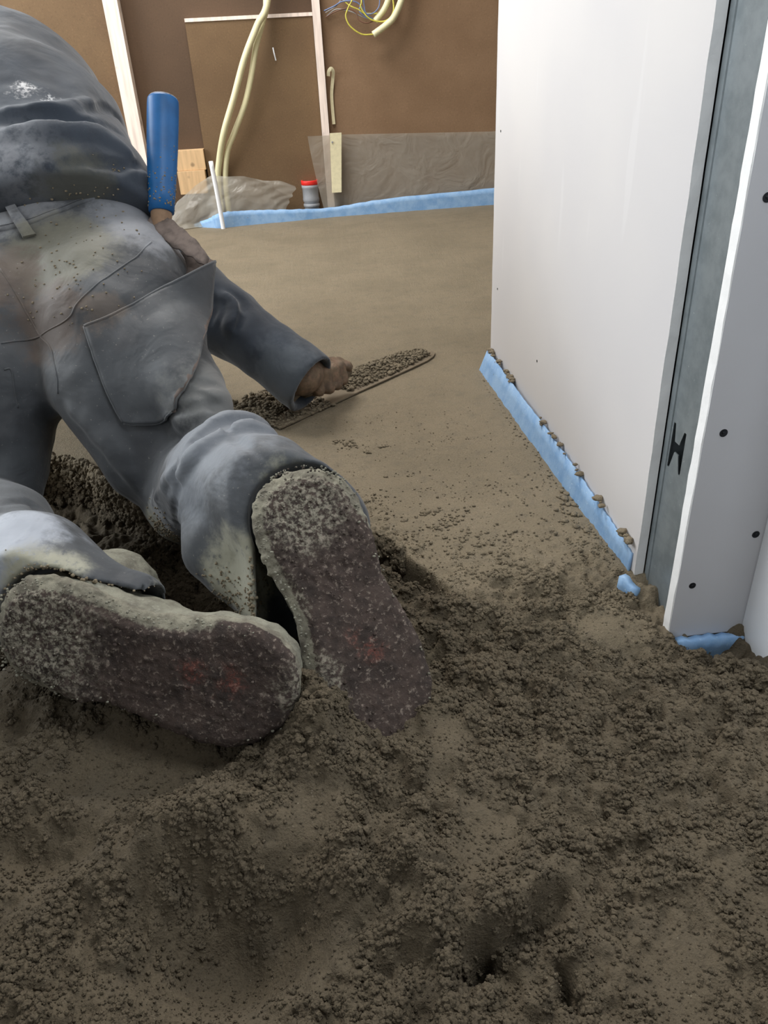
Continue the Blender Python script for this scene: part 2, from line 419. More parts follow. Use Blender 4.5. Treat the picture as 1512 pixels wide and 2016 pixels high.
# far wall: fibreboard sheets fixed over dark boarding
wf = box('wall_far', -2.4, 2.6, 3.70, 3.80, -.12, 2.5, M_BOARD_D); tag(wf, 'dark brown fibreboard wall at the far end of the room', 'wall', kind='structure')
p = box('board_panel', .135, 2.6, 3.662, 3.6995, -.03, 2.5, M_BOARD, wf)
p = box('board_panel', -2.4, -.655, 3.672, 3.6995, -.03, 2.5, M_BOARD_M, wf)
p = box('board_panel', -.390, .118, 3.668, 3.6995, .02, .758, M_BOARD_M, wf)
box('board_edge', -.390, .118, 3.664, 3.6995, .7585, .771, M_WOOD, p)
bm = bmesh.new(); bx(bm, -.6535, -.632, 3.636, 3.698, 0, 2.5); bx(bm, -.6885, -.6535, 3.636, 3.671, 0, 2.5)
b_l = bm_obj('batten', bm, M_WOOD, wf)
box('batten', .1185, .1490, 3.632, 3.661, .0, 2.5, M_WOOD, wf)

# the room around (mostly outside the frame): ceiling, left wall with its tall window, rear wall
ce = box('ceiling', -2.4, 2.6, -1.8, 3.8, 2.5, 2.58, M_RENDER); tag(ce, kind='structure')
bm = bmesh.new()
for q in ((-1.8, .75, -.12, 2.5), (3.55, 3.7, -.12, 2.5), (.75, 3.55, -.12, .55), (.75, 3.55, 2.15, 2.5)): bx(bm, -2.5, -2.4, q[0], q[1], q[2], q[3])
wl = bm_obj('wall_left', bm, M_RENDER); tag(wl, kind='structure')
bm = bmesh.new()
for q in ((-2.4, -1.8, -.12, 2.5), (-.7, 2.6, -.12, 2.5), (-1.8, -.7, -.12, .85), (-1.8, -.7, 2.05, 2.5)): bx(bm, q[0], q[1], -1.9, -1.8, q[2], q[3])
wb = bm_obj('wall_back', bm, M_RENDER); tag(wb, kind='structure')
bm = bmesh.new()
for q in ((-1.8, -1.74, .85, 2.05), (-.76, -.7, .85, 2.05), (-1.74, -.76, .85, .91), (-1.74, -.76, 1.99, 2.05)): bx(bm, q[0], q[1], -1.88, -1.82, q[2], q[3])
wn2 = bm_obj('rear_fill_frame', bm, M_WHITE); tag(wn2, 'white frame added around the rear fill light', 'window', kind='structure')  # unseen frame, added to go with the rear fill light
we = box('wall_right_outer', 2.6, 2.7, -1.8, 3.8, -.12, 2.5, M_RENDER); tag(we, kind='structure')
wd = bmesh.new(); bx(wd, -2.4, -.62, .65, .755, -.12, 2.5); bx(wd, -.62, .372, .65, .755, 2.02, 2.5)  # unseen wall and lintel, added to keep light off the foreground
wd = bm_obj('light_block_wall', wd, M_RENDER); tag(wd, kind='structure')
win = empty('window_1', (-2.45, 2.15, .55)); tag(win, 'tall white framed window in the left wall', 'window', kind='structure')
bm = bmesh.new()
for q in ((.75, .82, .55, 2.15), (3.48, 3.55, .55, 2.15), (2.11, 2.19, .62, 2.08), (.82, 3.48, .55, .62), (.82, 3.48, 2.08, 2.15)): bx(bm, -2.48, -2.42, q[0], q[1], q[2], q[3])
bm_obj('window_frame', bm, M_WHITE, win)

# plasterboard partition on the right: near sheet, stud, back sheet, and the return wall beside the door frame
def rough_edge(bm, amount, sel):
    for v in bm.verts:
        if sel(v.co): v.co += Vector((0, random.uniform(-amount, amount), 0))
pr = empty('wall_right', (.38, 1.1, 0)); tag(pr, 'white plasterboard partition stub with an open end showing its steel stud', 'wall', kind='structure')
bm = bmesh.new()
ny, nz = 2, 70
xs_ = (.373, .3845)
def sheet(x0, x1, y0, y1, z0, z1, n=90, a0=.0012, a1=.0012):
    """upright sheet whose two vertical edges are slightly ragged"""
    bm = bmesh.new(); rows = []
    for i in range(n+1):
        z = z0+(z1-z0)*i/n; j0 = random.uniform(-a0, a0); j1 = random.uniform(-a1, a1)
        rows.append([bm.verts.new(q) for q in ((x0, y0+j0, z), (x1, y0+j0*.3, z), (x1, y1+j1, z), (x0, y1+j1, z))])
    for a, b in zip(rows[:-1], rows[1:]):
        for k in range(4): bm.faces.new((a[k], a[(k+1) % 4], b[(k+1) % 4], b[k]))
    bm.faces.new(rows[0][::-1]); bm.faces.new(rows[-1]); return bm
def two_tone(o, axis_, val, m2, tol=.9):
    o.data.materials.append(m2)
    for pgn in o.data.polygons:
        if abs(pgn.normal[axis_]) > tol: pgn.material_index = 1
s1 = bm_obj('plasterboard_sheet', sheet(.373, .3845, .755, 1.553, -.02, 2.45), M_PLASTER, pr); two_tone(s1, 1, 0, M_GYPSUM)
bm_obj('plasterboard_sheet', sheet(.476, .4885, .68, 1.553, -.02, 2.45), M_CARD, pr)
box('end_track', .3846, .4758, 1.52, 1.551, -.02, 2.45, M_STEEL, pr)
# return wall facing the camera
s2 = bm_obj('plasterboard_sheet', sheet(.373, .90, .650, .666, -.016, 2.45, a0=0, a1=0), M_CARD, pr)
s2.data.materials.append(M_GYPSUM)
for pgn in s2.data.polygons:
    if abs(pgn.normal[0]) > .9: pgn.material_index = 1
bm = bmesh.new()   # raggedness on the cut edge
rows = []
for i in range(121):
    z = -.016+2.466*i/120; rows.append([bm.verts.new(q) for q in ((.3729-random.uniform(0, .0012), .6505+random.uniform(0, .0010), z), (.3729-random.uniform(0, .0012), .6655-random.uniform(0, .0012), z), (.3735, .666, z), (.3735, .650, z))])
for a, b in zip(rows[:-1], rows[1:]):
    for k in range(4): bm.faces.new((a[k], a[(k+1) % 4], b[(k+1) % 4], b[k]))
bm_obj('cut_edge', bm, M_GYPSUM, s2)
for (x, z, r) in ((.3925, .2415, .0043), (.4515, .1165, .0043), (.3905, .0565, .0040), (.391, .459, .0043)):
    bm = bmesh.new()
    bmesh.ops.create_circle(bm, segments=20, radius=r, cap_ends=True, matrix=Matrix.Translation((x, .6494, z)) @ Matrix.Rotation(math.pi/2, 4, 'X'))
    top = bm.faces[:]
    ret = bmesh.ops.inset_region(bm, faces=top, thickness=r*.45, depth=-.0004)
    bmesh.ops.create_cone(bm, segments=6, radius1=r*.4, radius2=r*.3, depth=.0006, cap_ends=True, matrix=Matrix.Translation((x, .6492, z)) @ Matrix.Rotation(math.pi/2, 4, 'X'))
    bm_obj('screw', bm, M_DARK, pr)
for (y, z) in ((1.512, .458), (1.505, .176), (1.215, .125)):
    bm = bmesh.new(); bmesh.ops.create_cone(bm, segments=10, radius1=.0022, radius2=.0018, depth=.0008, cap_ends=True, matrix=Matrix.Translation((.3728, y, z)) @ Matrix.Rotation(math.pi/2, 4, 'Y')); bm_obj('screw', bm, M_DARK, pr)

# steel C-stud: web with rolled grooves and an H-shaped punched opening
def make_stud():
    prof = [(.430, .752), (.4260, .7535), (.3855, .7535), (.3855, .744), (.3868, .743), (.3868, .741), (.3855, .740), (.3855, .700), (.3855, .689), (.3870, .688), (.3870, .6855), (.3855, .6845), (.3855, .681), (.3868, .680), (.3868, .6775), (.3855, .6765), (.3855, .668), (.4260, .668), (.430, .6695)]
    bm = bmesh.new(); rows = []
    for z in (-.03, 2.45):
        rows.append([bm.verts.new((x, y, z)) for x, y in prof] + [bm.verts.new((x+.0011, min(max(y, .6692), .7523), z)) for x, y in prof[::-1]])
    n = len(rows[0])
    for k in range(n): bm.faces.new((rows[0][k], rows[0][(k+1) % n], rows[1][(k+1) % n], rows[1][k]))
    bm.faces.new(rows[0][::-1]); bm.faces.new(rows[1])
    st = bm_obj('steel_stud', bm, M_STEEL, pr)
    H = [(.7375, .2165), (.7330, .2165), (.7295, .1965), (.7190, .1965), (.7120, .2150), (.7075, .2150), (.7075, .1650), (.7115, .1650), (.7180, .1850), (.7270, .1850), (.7345, .1625), (.7385, .1625)]
    bm = bmesh.new()
    a = [bm.verts.new((.375, y, z)) for y, z in H]; b = [bm.verts.new((.40, y, z)) for y, z in H]
    bm.faces.new(a[::-1]); bm.faces.new(b)
    for k in range(len(H)): bm.faces.new((a[k], a[(k+1) % len(H)], b[(k+1) % len(H)], b[k]))
    cut = bm_obj('cutter', bm)
    md = st.modifiers.new('punch', 'BOOLEAN'); md.operation = 'DIFFERENCE'; md.object = cut; md.solver = 'EXACT'
    bpy.context.view_layer.update()
    me = bpy.data.meshes.new_from_object(st.evaluated_get(bpy.context.evaluated_depsgraph_get()))
    st.modifiers.clear(); st.data = me; bpy.data.objects.remove(cut, do_unlink=True)
    return st
make_stud()
M_CAVITY = simple('dark_cavity_shade', lin(60, 60, 58), .95, scale=60, bstr=.5)  # dark box stands in for the shade inside the stud cavity
box('stud_cavity_shade', .440, .474, .69, 1.515, -.02, 2.4, M_CAVITY, pr)

# white door frame at the right edge, with its glazed leaf towards the camera side
df = empty('door_1', (.5, .4, 0)); tag(df, 'white plastic door frame at the right edge beside the grey wall', 'door frame', kind='structure')
box('jamb', .4595, .530, .575, .6495, -.06, 2.2, M_WHITE, df, bevel=.003)
box('jamb', .4745, .545, .552, .5745, -.06, 2.2, M_WHITE, df, bevel=.004)
leaf = box('door_leaf', .560, .610, -.55, .330, -.03, 2.1, M_WHITE, df, bevel=.004)
box('head', .4595, .610, -.6, .6495, 2.12, 2.2, M_WHITE, df)
we2 = box('wall_right_porch', .620, .70, -1.8, -.56, -.12, 2.5, M_RENDER); tag(we2, kind='structure')

# blue edge insulation strips
def ribbon(name, base, top, th, material, parent=None, n=6, seed=1, jag=.002):
    """upright foam strip: base and top poly-lines (x,y,z), thickness th along the horizontal normal"""
    A = catmull(base, n); B = catmull(top, n); rnd = random.Random(seed); bm = bmesh.new(); rows = []; N = len(A); K = 5
    for i in range(N):
        t = (A[min(i+1, N-1)]-A[max(i-1, 0)]); nn = Vector((t.y, -t.x, 0)).normalized()
        j = Vector((0, 0, rnd.uniform(-jag, jag))); bow = rnd.uniform(-.001, .001)
        f = [A[i].lerp(B[i]+j, k/K) + nn*(bow*math.sin(math.pi*k/K)+.0005*rnd.uniform(-1, 1)) for k in range(K+1)]
        rows.append([bm.verts.new(q) for q in f] + [bm.verts.new(q+nn*th) for q in f[::-1]])
    M = len(rows[0])
    for a, b in zip(rows[:-1], rows[1:]):
        for k in range(M): bm.faces.new((a[k], a[(k+1) % M], b[(k+1) % M], b[k]))
    bm.faces.new(rows[0][::-1]); bm.faces.new(rows[-1])
    return bm_obj(name, bm, material, parent, smooth=True)
ys1 = [1.535, 1.49, 1.37, 1.226, 1.05, .93, .83, .765]
xg = (.344, .345, .348, .352, .357, .361, .3655, .368); xt = (.361, .361, .362, .364, .366, .3675, .3690, .3702)
tag(ribbon('edge_insulation_strip', [(g-(t-g)*1.25, y, -.05) for y, g, t in zip(ys1, xg, xt)], [(t, y, z) for y, t, z in zip(ys1, xt, (.040, .041, .041, .040, .041, .036, .032, .026))], -.0026, M_FOAM, n=16, seed=4, jag=.0012),
    'light blue foam edge strip along the foot of the white plasterboard', 'insulation strip', 'blue foam edge strips')
tag(ribbon('edge_insulation_strip', [(.380, .636, -.08), (.42, .636, -.08), (.4585, .636, -.08)], [(.380, .638, -.015), (.42, .638, -.014), (.4585, .638, -.017)], -.010, M_FOAM, n=5, seed=5),
    'short blue foam strip under the grey board beside the white door frame', 'insulation strip', 'blue foam edge strips')
tag(ribbon('edge_insulation_strip', [(.347, .742, -.06), (.352, .728, -.06), (.358, .716, -.06)], [(.347, .742, .012), (.352, .728, .010), (.358, .716, .004)], -.010, M_FOAM, n=2, seed=8),
    'small loose blue foam stub below the steel stud', 'insulation strip', 'blue foam edge strips')
sb = [(-.475, 3.60), (-.40, 3.545), (-.345, 3.522), (-.215, 3.557), (-.04, 3.576), (.127, 3.601), (.383, 3.614), (.871, 3.632), (1.4, 3.636)]
sz = (.012, .040, .062, .058, .047, .040, .059, .071, .075)
tag(ribbon('edge_insulation_strip', [(x, y, -.04) for x, y in sb], [(x, y, z) for (x, y), z in zip(sb, sz)], -.010, M_FOAM, n=10, seed=6, jag=.0015),
    'long wavy blue foam edge strip in front of the brown far wall', 'insulation strip', 'blue foam edge strips')
# ------------------------------------------------------------------ things along the far wall
M_CREAM = simple('cream_plastic', lin(226, 219, 178), .45, var=.05, scale=20, bstr=.03)
M_TAPE = simple('cream_tape', lin(222, 212, 176), .6, var=.06, scale=60, bstr=.1)
M_GREYP = simple('grey_pipe_plastic', lin(150, 152, 156), .4, var=.06, scale=30, bstr=.05)
M_REDCAP = simple('red_cap_plastic', lin(226, 46, 40), .4, var=.05, bstr=.02)
M_YG = simple('wire_yellow_green', lin(206, 196, 84), .4, var=.15, scale=120, bstr=0)
M_BLUEW = simple('wire_blue', lin(112, 130, 172), .4, bstr=0); M_BROWNW = simple('wire_brown', lin(112, 78, 62), .4, bstr=0); M_GREYW = simple('wire_grey', lin(150, 148, 146), .4, bstr=0)
def film_material():
    m, nt, bs = newmat('clear_film'); tc = nd(nt, 'ShaderNodeTexCoord').outputs['Object']
    out = nt.nodes['Material Output']
    tr = nt.nodes.new('ShaderNodeBsdfTransparent'); tr.inputs[0].default_value = (.93, .92, .88, 1)
    tl = nt.nodes.new('ShaderNodeBsdfTranslucent'); tl.inputs[0].default_value = lin(205, 200, 188)
    bs.inputs['Base Color'].default_value = lin(202, 197, 186); bs.inputs['Roughness'].default_value = .28
    bs.inputs['Specular IOR Level'].default_value = .6
    wv = noise(nt, 9, 3, .6, tc, .8)
    bump(nt, bs, [(wv, .5, .02), (noise(nt, 50, 3, .6, tc), .2, .003)])
    m1 = nt.nodes.new('ShaderNodeMixShader'); m1.inputs[0].default_value = .45
    nt.links.new(bs.outputs[0], m1.inputs[1]); nt.links.new(tl.outputs[0], m1.inputs[2])
    m2 = nt.nodes.new('ShaderNodeMixShader')
    f = nt.nodes.new('ShaderNodeMapRange'); nt.links.new(wv, f.inputs['Value']); f.inputs['To Min'].default_value = .42; f.inputs['To Max'].default_value = .72
    nt.links.new(f.outputs[0], m2.inputs[0])
    nt.links.new(tr.outputs[0], m2.inputs[1]); nt.links.new(m1.outputs[0], m2.inputs[2]); nt.links.new(m2.outputs[0], out.inputs['Surface'])
    return m
M_FILM = film_material()

# film hung along the wall foot on the right
def film_wall():
    nx_, nz_ = 70, 14; V = []; F = []
    for i in range(nx_+1):
        a = i/nx_; x = .055+1.6*a
        top = .330-.030*min(a/.5, 1)
        for k in range(nz_+1):
            b = k/nz_; z = -.02+(top+.02)*b
            y = 3.6255+.030*min(max((x-.155)/.05, 0), 1) + .0030*math.sin(x*9+b*4)*math.sin(b*3.1)
            xx = x
            if x < .16:                                     # free corner peeled forward in front of the recess
                c = (.16-x)/.105; y -= .035*c*(.4+.6*b); xx = x + .055*c*(1-b)**1.3
            V.append((xx, y, z))
    for i in range(nx_):
        for k in range(nz_):
            q = i*(nz_+1)+k; F.append((q, q+nz_+1, q+nz_+2, q+1))
    o = pydata('plastic_film', V, F, M_FILM, smooth=True)
    tag(o, 'clear plastic film hung along the foot of the brown wall, right of the grey pipe', 'plastic film', 'sheets of clear film'); return o
film_wall()
def tri(t): return abs((t % 2)-1)
def film_heap():
    nx_, nz_ = 60, 30; V = []; F = []
    prof = np.array([(-.60, .010), (-.565, .052), (-.53, .105), (-.44, .165), (-.365, .200), (-.30, .190), (-.23, .193), (-.15, .168), (-.08, .160), (-.012, .136)])
    sy = np.array([(-.60, 3.535), (-.50, 3.545), (-.44, 3.572), (-.40, 3.575), (-.345, 3.556), (-.215, 3.586), (-.04, 3.602), (0, 3.606)])
    for i in range(nx_+1):
        a = i/nx_; x = -.60+.588*a; top = float(np.interp(x, prof[:, 0], prof[:, 1])); y0 = float(np.interp(x, sy[:, 0], sy[:, 1]))
        for k in range(nz_+1):
            b = k/nz_
            # a slack sheet: steep front flap, crease, then a leaning upper flap
            cr = .45-.28*a
            z = top*(.92*b/cr*.42 if b < cr else .386+.614*((b-cr)/(1-cr))**.85)
            y = y0 + (.012*b/cr if b < cr else .012+(3.618-y0-.012)*((b-cr)/(1-cr)))
            y += .022*(tri(9*x+2.6*b)-.5)*b*(1-.3*b) + .003*(tri(23*x-7*b+3)-.5)
            z += .012*(tri(7*x-2.2*b+.7)-.5)*min(b*3, 1)*(1-.6*b) + .002*(tri(17*x+5*b)-.5)*b
            sh = .060*(1-b)*max(0, (a-.80)/.20)
            V.append((x-sh+.012*(tri(7*b)-.5), min(y, 3.622), max(z, .004)))
    for i in range(nx_):
        for k in range(nz_):
            q = i*(nz_+1)+k; F.append((q, q+nz_+1, q+nz_+2, q+1))
    o = pydata('plastic_film', V, F, M_FILM, smooth=False)
    md = o.modifiers.new('soften', 'SUBSURF'); md.levels = 1; md.render_levels = 1
    o.data.shade_smooth()
    tag(o, 'crumpled clear plastic film heaped on the floor behind the blue strip', 'plastic film', 'sheets of clear film'); return o
film_heap()
# cream tape over the film edge and batten
bm = bmesh.new(); rows = []
for i in range(9):
    b = i/8; z = .335-.235*b; y = 3.615+.004*math.sin(b*3)-.004*b; x0 = .150-.010*b; x1 = .200-.018*b
    rows.append([bm.verts.new((x0, y, z)), bm.verts.new((x1, y-.001, z)), bm.verts.new((x1, y+.0006, z)), bm.verts.new((x0, y+.0015, z))])
for a, b in zip(rows[:-1], rows[1:]):
    for k in range(4): bm.faces.new((a[k], a[(k+1) % 4], b[(k+1) % 4], b[k]))
bm.faces.new(rows[0]); bm.faces.new(rows[-1][::-1])
tp = bm_obj('adhesive_tape', bm, M_TAPE); tag(tp, 'wide cream tape fixing the clear film to the batten', 'tape')
bm = bmesh.new(); bmesh.ops.create_cone(bm, segments=10, radius1=.004, radius2=.003, depth=.003, cap_ends=True, matrix=Matrix.Translation((.158, 3.613, .30)) @ Matrix.Rotation(math.pi/2, 4, 'X'))
bm_obj('nail_head', bm, M_GREYP, tp)
# loose strip of tape above it
def strip(name, pts, wd, material, th=.0012, parent=None):
    P = catmull(pts, 6); bm = bmesh.new(); rows = []
    for i, p_ in enumerate(P):
        t = (P[min(i+1, len(P)-1)]-P[max(i-1, 0)]).normalized(); n = t.cross(Vector((0, 1, 0)))
        n = n.normalized() if n.length > .1 else Vector((1, 0, 0)); yv = Vector((0, th, 0))
        rows.append([bm.verts.new(p_-n*wd/2), bm.verts.new(p_+n*wd/2), bm.verts.new(p_+n*wd/2+yv), bm.verts.new(p_-n*wd/2+yv)])
    for a, b in zip(rows[:-1], rows[1:]):
        for k in range(4): bm.faces.new((a[k], a[(k+1) % 4], b[(k+1) % 4], b[k]))
    bm.faces.new(rows[0]); bm.faces.new(rows[-1][::-1]); return bm_obj(name, bm, material, parent)
tag(strip('tape_strip', [(.163, 3.640, .545), (.166, 3.632, .563), (.176, 3.628, .572), (.184, 3.634, .560), (.181, 3.650, .535), (.172, 3.655, .48), (.171, 3.655, .42), (.172, 3.653, .366)], .013, M_TAPE),
    'narrow curled cream tape strip hanging on the brown board beside the batten', 'tape')
tag(strip('plastic_strip', [(-.053, 3.660, .657), (-.050, 3.655, .634), (-.046, 3.660, .611)], .005, M_WHITE),
    'tiny white plastic strip stuck on the middle brown board', 'plastic strip')
# pine block
bm = bmesh.new(); bx(bm, -.515, -.398, 3.632, 3.6985, .13, .222)
o = bm_obj('pine_block', bm, M_WOOD2, bevel=.002); tag(o, 'lower pine block at the foot of the dark recess behind the blue handle', 'wood block', 'pine blocks in the recess')
bm = bmesh.new(); bx(bm, -.513, -.392, 3.640, 3.6985, .2225, .302)
o = bm_obj('pine_block', bm, M_WOOD2, bevel=.002); tag(o, 'upper pine block stacked in the dark recess behind the blue handle', 'wood block', 'pine blocks in the recess')
# grey pipe with red cap
def lathe(name, prof, cx, cy, material, parent=None, seg=32):
    bm = bmesh.new(); rows = [[bm.verts.new((cx+r*math.cos(2*math.pi*k/seg), cy+r*math.sin(2*math.pi*k/seg), z)) for k in range(seg)] for r, z in prof]
    for a, b in zip(rows[:-1], rows[1:]):
        for k in range(seg): bm.faces.new((a[k], a[(k+1) % seg], b[(k+1) % seg], b[k]))
    bm.faces.new(rows[0][::-1]); bm.faces.new(rows[-1]); return bm_obj(name, bm, material, parent, smooth=True)
pp = empty('drain_pipe', (.047, 3.655, 0)); tag(pp, 'short upright grey drain pipe with a red cap behind the blue strip', 'pipe')
lathe('pipe_body', [(.0325, -.08), (.0325, .062), (.0355, .066), (.0370, .075), (.0355, .084), (.0352, .118), (.0375, .122), (.0375, .134), (.030, .135)], .047, 3.655, M_GREYP, pp)
lathe('pipe_ring', [(.0345, .044), (.0360, .047), (.0360, .054), (.0345, .057)], .047, 3.655, M_GREYP, pp)
bm = bmesh.new()
cap = lathe('end_cap', [(.0300, .130), (.0372, .1352), (.0385, .137), (.0385, .150), (.0372, .153), (.0330, .153), (.0320, .143), (.004, .142)], .047, 3.655, M_REDCAP, pp)
# white rod standing in the screed
o = tube_obj('plastic_rod', catmull([(-.342, 3.506, -.03), (-.343, 3.500, .05), (-.3455, 3.486, .16), (-.350, 3.472, .268)], 5), .0092, M_WHITE, seg=14)
tag(o, 'thin white plastic rod standing upright in the screed before the film', 'rod')
# two cream conduits
o = tube_obj('electrical_conduit', catmull([(.02, 3.65, 2.48), (.015, 3.64, 1.6), (-.01, 3.61, 1.05), (-.053, 3.59, .813), (-.105, 3.58, .73), (-.169, 3.575, .622), (-.232, 3.575, .485), (-.289, 3.59, .368), (-.328, 3.628, .262), (-.350, 3.645, .17), (-.355, 3.650, .03)], 8), .0130, M_CREAM, seg=14)
tag(o, 'cream conduit hanging to the floor, the left and straighter of the pair', 'conduit', 'hanging cream conduits')
o = tube_obj('electrical_conduit', catmull([(-.03, 3.66, 2.48), (-.035, 3.655, 1.6), (-.048, 3.645, 1.05), (-.060, 3.635, .814), (-.082, 3.62, .745), (-.119, 3.60, .66), (-.153, 3.60, .555), (-.193, 3.60, .457), (-.252, 3.615, .355), (-.290, 3.628, .286), (-.318, 3.652, .17), (-.322, 3.653, .03)], 8), .0118, M_CREAM, seg=14)
tag(o, 'cream conduit hanging to the floor, the right and more bowed of the pair', 'conduit', 'hanging cream conduits')
# cable bundle
cb = empty('cable_bundle', (.38, 3.62, .74)); tag(cb, 'two cut cream conduits with looped coloured wires hanging high on the brown board', 'cable bundle')
tube_obj('conduit', catmull([(.535, 3.645, 2.48), (.53, 3.645, 1.5), (.515, 3.64, .93), (.490, 3.62, .84), (.472, 3.60, .792), (.441, 3.60, .738), (.405, 3.60, .710), (.354, 3.60, .681)], 7), .0125, M_CREAM, cb, 14)
tube_obj('conduit', catmull([(.49, 3.648, 2.48), (.485, 3.648, 1.5), (.46, 3.645, .93), (.437, 3.635, .84), (.422, 3.62, .796), (.402, 3.62, .763), (.366, 3.62, .728)], 7), .0115, M_CREAM, cb, 14)
def wire(pts, m, r=.0026): tube_obj('wire', catmull(pts, 8), r, m, cb, 6)
wire([(.356, 3.60, .682), (.307, 3.60, .685), (.264, 3.60, .713), (.248, 3.60, .746), (.258, 3.60, .773), (.285, 3.61, .82), (.30, 3.63, .93), (.44, 3.645, 1.06), (.495, 3.645, 1.10)], M_YG, .0030)
wire([(.495, 3.645, 1.10), (.43, 3.645, 1.05), (.320, 3.63, .93), (.315, 3.61, .80), (.310, 3.61, .778), (.332, 3.61, .745), (.364, 3.61, .728), (.407, 3.605, .726), (.437, 3.605, .751), (.440, 3.61, .80), (.425, 3.63, .93), (.44, 3.645, 1.06), (.495, 3.645, 1.10)], M_YG, .0030)
wire([(.366, 3.62, .730), (.330, 3.615, .722), (.300, 3.62, .735), (.290, 3.625, .76), (.255, 3.63, .775), (.205, 3.635, .765), (.170, 3.64, .750)], M_BROWNW, .0024)
wire([(.366, 3.62, .729), (.335, 3.62, .740), (.305, 3.62, .765), (.320, 3.63, .80), (.36, 3.64, .93), (.44, 3.645, 1.06), (.495, 3.645, 1.10)], M_BLUEW)
wire([(.165, 3.645, .772), (.205, 3.64, .785), (.245, 3.63, .800), (.30, 3.625, .792), (.335, 3.62, .750), (.366, 3.62, .731)], M_BLUEW)
wire([(.170, 3.645, .765), (.220, 3.64, .790), (.255, 3.635, .84), (.27, 3.64, .93), (.44, 3.645, 1.06), (.495, 3.645, 1.10)], M_GREYW, .0022)
wire([(.495, 3.645, 1.10), (.43, 3.645, 1.05), (.390, 3.63, .93), (.388, 3.615, .80), (.375, 3.61, .765), (.345, 3.61, .752), (.325, 3.615, .775), (.330, 3.63, .93), (.43, 3.645, 1.04), (.495, 3.645, 1.10)], M_BLUEW, .0024)
wire([(.175, 3.65, .755), (.215, 3.64, .775), (.270, 3.63, .765), (.315, 3.625, .745), (.364, 3.62, .729)], M_GREYW, .0022)
wire([(.495, 3.645, 1.10), (.43, 3.645, 1.05), (.23, 3.65, .93), (.235, 3.64, .83), (.26, 3.63, .79), (.30, 3.62, .77), (.33, 3.62, .755), (.40, 3.62, .757), (.418, 3.625, .80), (.41, 3.64, .93), (.44, 3.645, 1.06), (.495, 3.645, 1.10)], M_YG, .0026)

# ------------------------------------------------------------------ trowel lying on the screed, and the loose crumbs
M_BLADE = simple('trowel_steel_smeared', lin(124, 112, 94), .55, var=.12, scale=30, metal=.25, bstr=.25, bscale=200)
M_GRIP = simple('muddy_grip', lin(96, 84, 68), .8, scale=60, bstr=.4, bscale=120)
tw = empty('trowel', (.07, 1.47, .0)); tag(tw, 'long pointed screed trowel lying flat under the muddy hand', 'trowel')
edge = [(-.078, 1.306), (-.031, 1.350), (.072, 1.448), (.190, 1.556), (.245, 1.608), (.262, 1.632), (.270, 1.655), (.266, 1.666), (.250, 1.668), (.190, 1.648), (.069, 1.565), (-.045, 1.462), (-.130, 1.372)]
bm = bmesh.new()
lo_ = [bm.verts.new((x, y, .0015)) for x, y in edge]; hi_ = [bm.verts.new((x, y, .0040)) for x, y in edge]
bm.faces.new(lo_[::-1]); bm.faces.new(hi_)
for k in range(len(edge)): bm.faces.new((lo_[k], lo_[(k+1) % len(edge)], hi_[(k+1) % len(edge)], hi_[k]))
bm_obj('blade', bm, M_BLADE, tw)
bm = bmesh.new(); tube(bm, catmull([(-.050, 1.372, .004), (-.055, 1.358, .030), (-.040, 1.364, .045), (-.024, 1.379, .046)], 5), .006, 10); bm_obj('tang', bm, M_BLADE, tw, smooth=True)
bm = bmesh.new(); tube(bm, [(-.030+.0115*k, 1.373+.0115*k, .046) for k in range(9)], [.013, .0155, .0165, .0160, .0155, .0160, .0168, .0160, .010], 14); bm_obj('handle', bm, M_GRIP, tw, smooth=True)

def lump_mesh(rng, n, verts_out, faces_out, c, r, flat=.6):
    pass
ICO = bmesh.new(); bmesh.ops.create_icosphere(ICO, subdivisions=2, radius=1)
IV = np.array([v.co[:] for v in ICO.verts]); IF = np.array([[v.index for v in f.verts] for f in ICO.faces]); ICO.free()
ICO = bmesh.new(); bmesh.ops.create_icosphere(ICO, subdivisions=1, radius=1)
IV1 = np.array([v.co[:] for v in ICO.verts]); IF1 = np.array([[v.index for v in f.verts] for f in ICO.faces]); ICO.free()
def lumps(name, items, material, parent=None, seed=1, flat=.65, big=.004):
    """crumbs (x,y,z,r) as irregular blobs in one mesh"""
    rng = np.random.default_rng(seed); VV = []; FF = []; off = 0
    for (x, y, z, r) in items:
        iv, if_ = (IV, IF) if r > big else (IV1, IF1)
        s = 1+.38*vn((iv[:, 0]+rng.uniform(0, 50), iv[:, 1], iv[:, 2]), .55, int(rng.integers(1, 99)))
        q = iv*s[:, None]*r*rng.uniform(.7, 1.25, 3); q[:, 2] *= flat
        a = rng.uniform(0, 6.28); q[:, :2] = q[:, :2] @ np.array([[math.cos(a), -math.sin(a)], [math.sin(a), math.cos(a)]])
        VV.append(q+(x, y, z)); FF.append(if_+off); off += len(iv)
    return pydata(name, np.concatenate(VV), np.concatenate(FF), material, parent, smooth=True)
rng = np.random.default_rng(12)
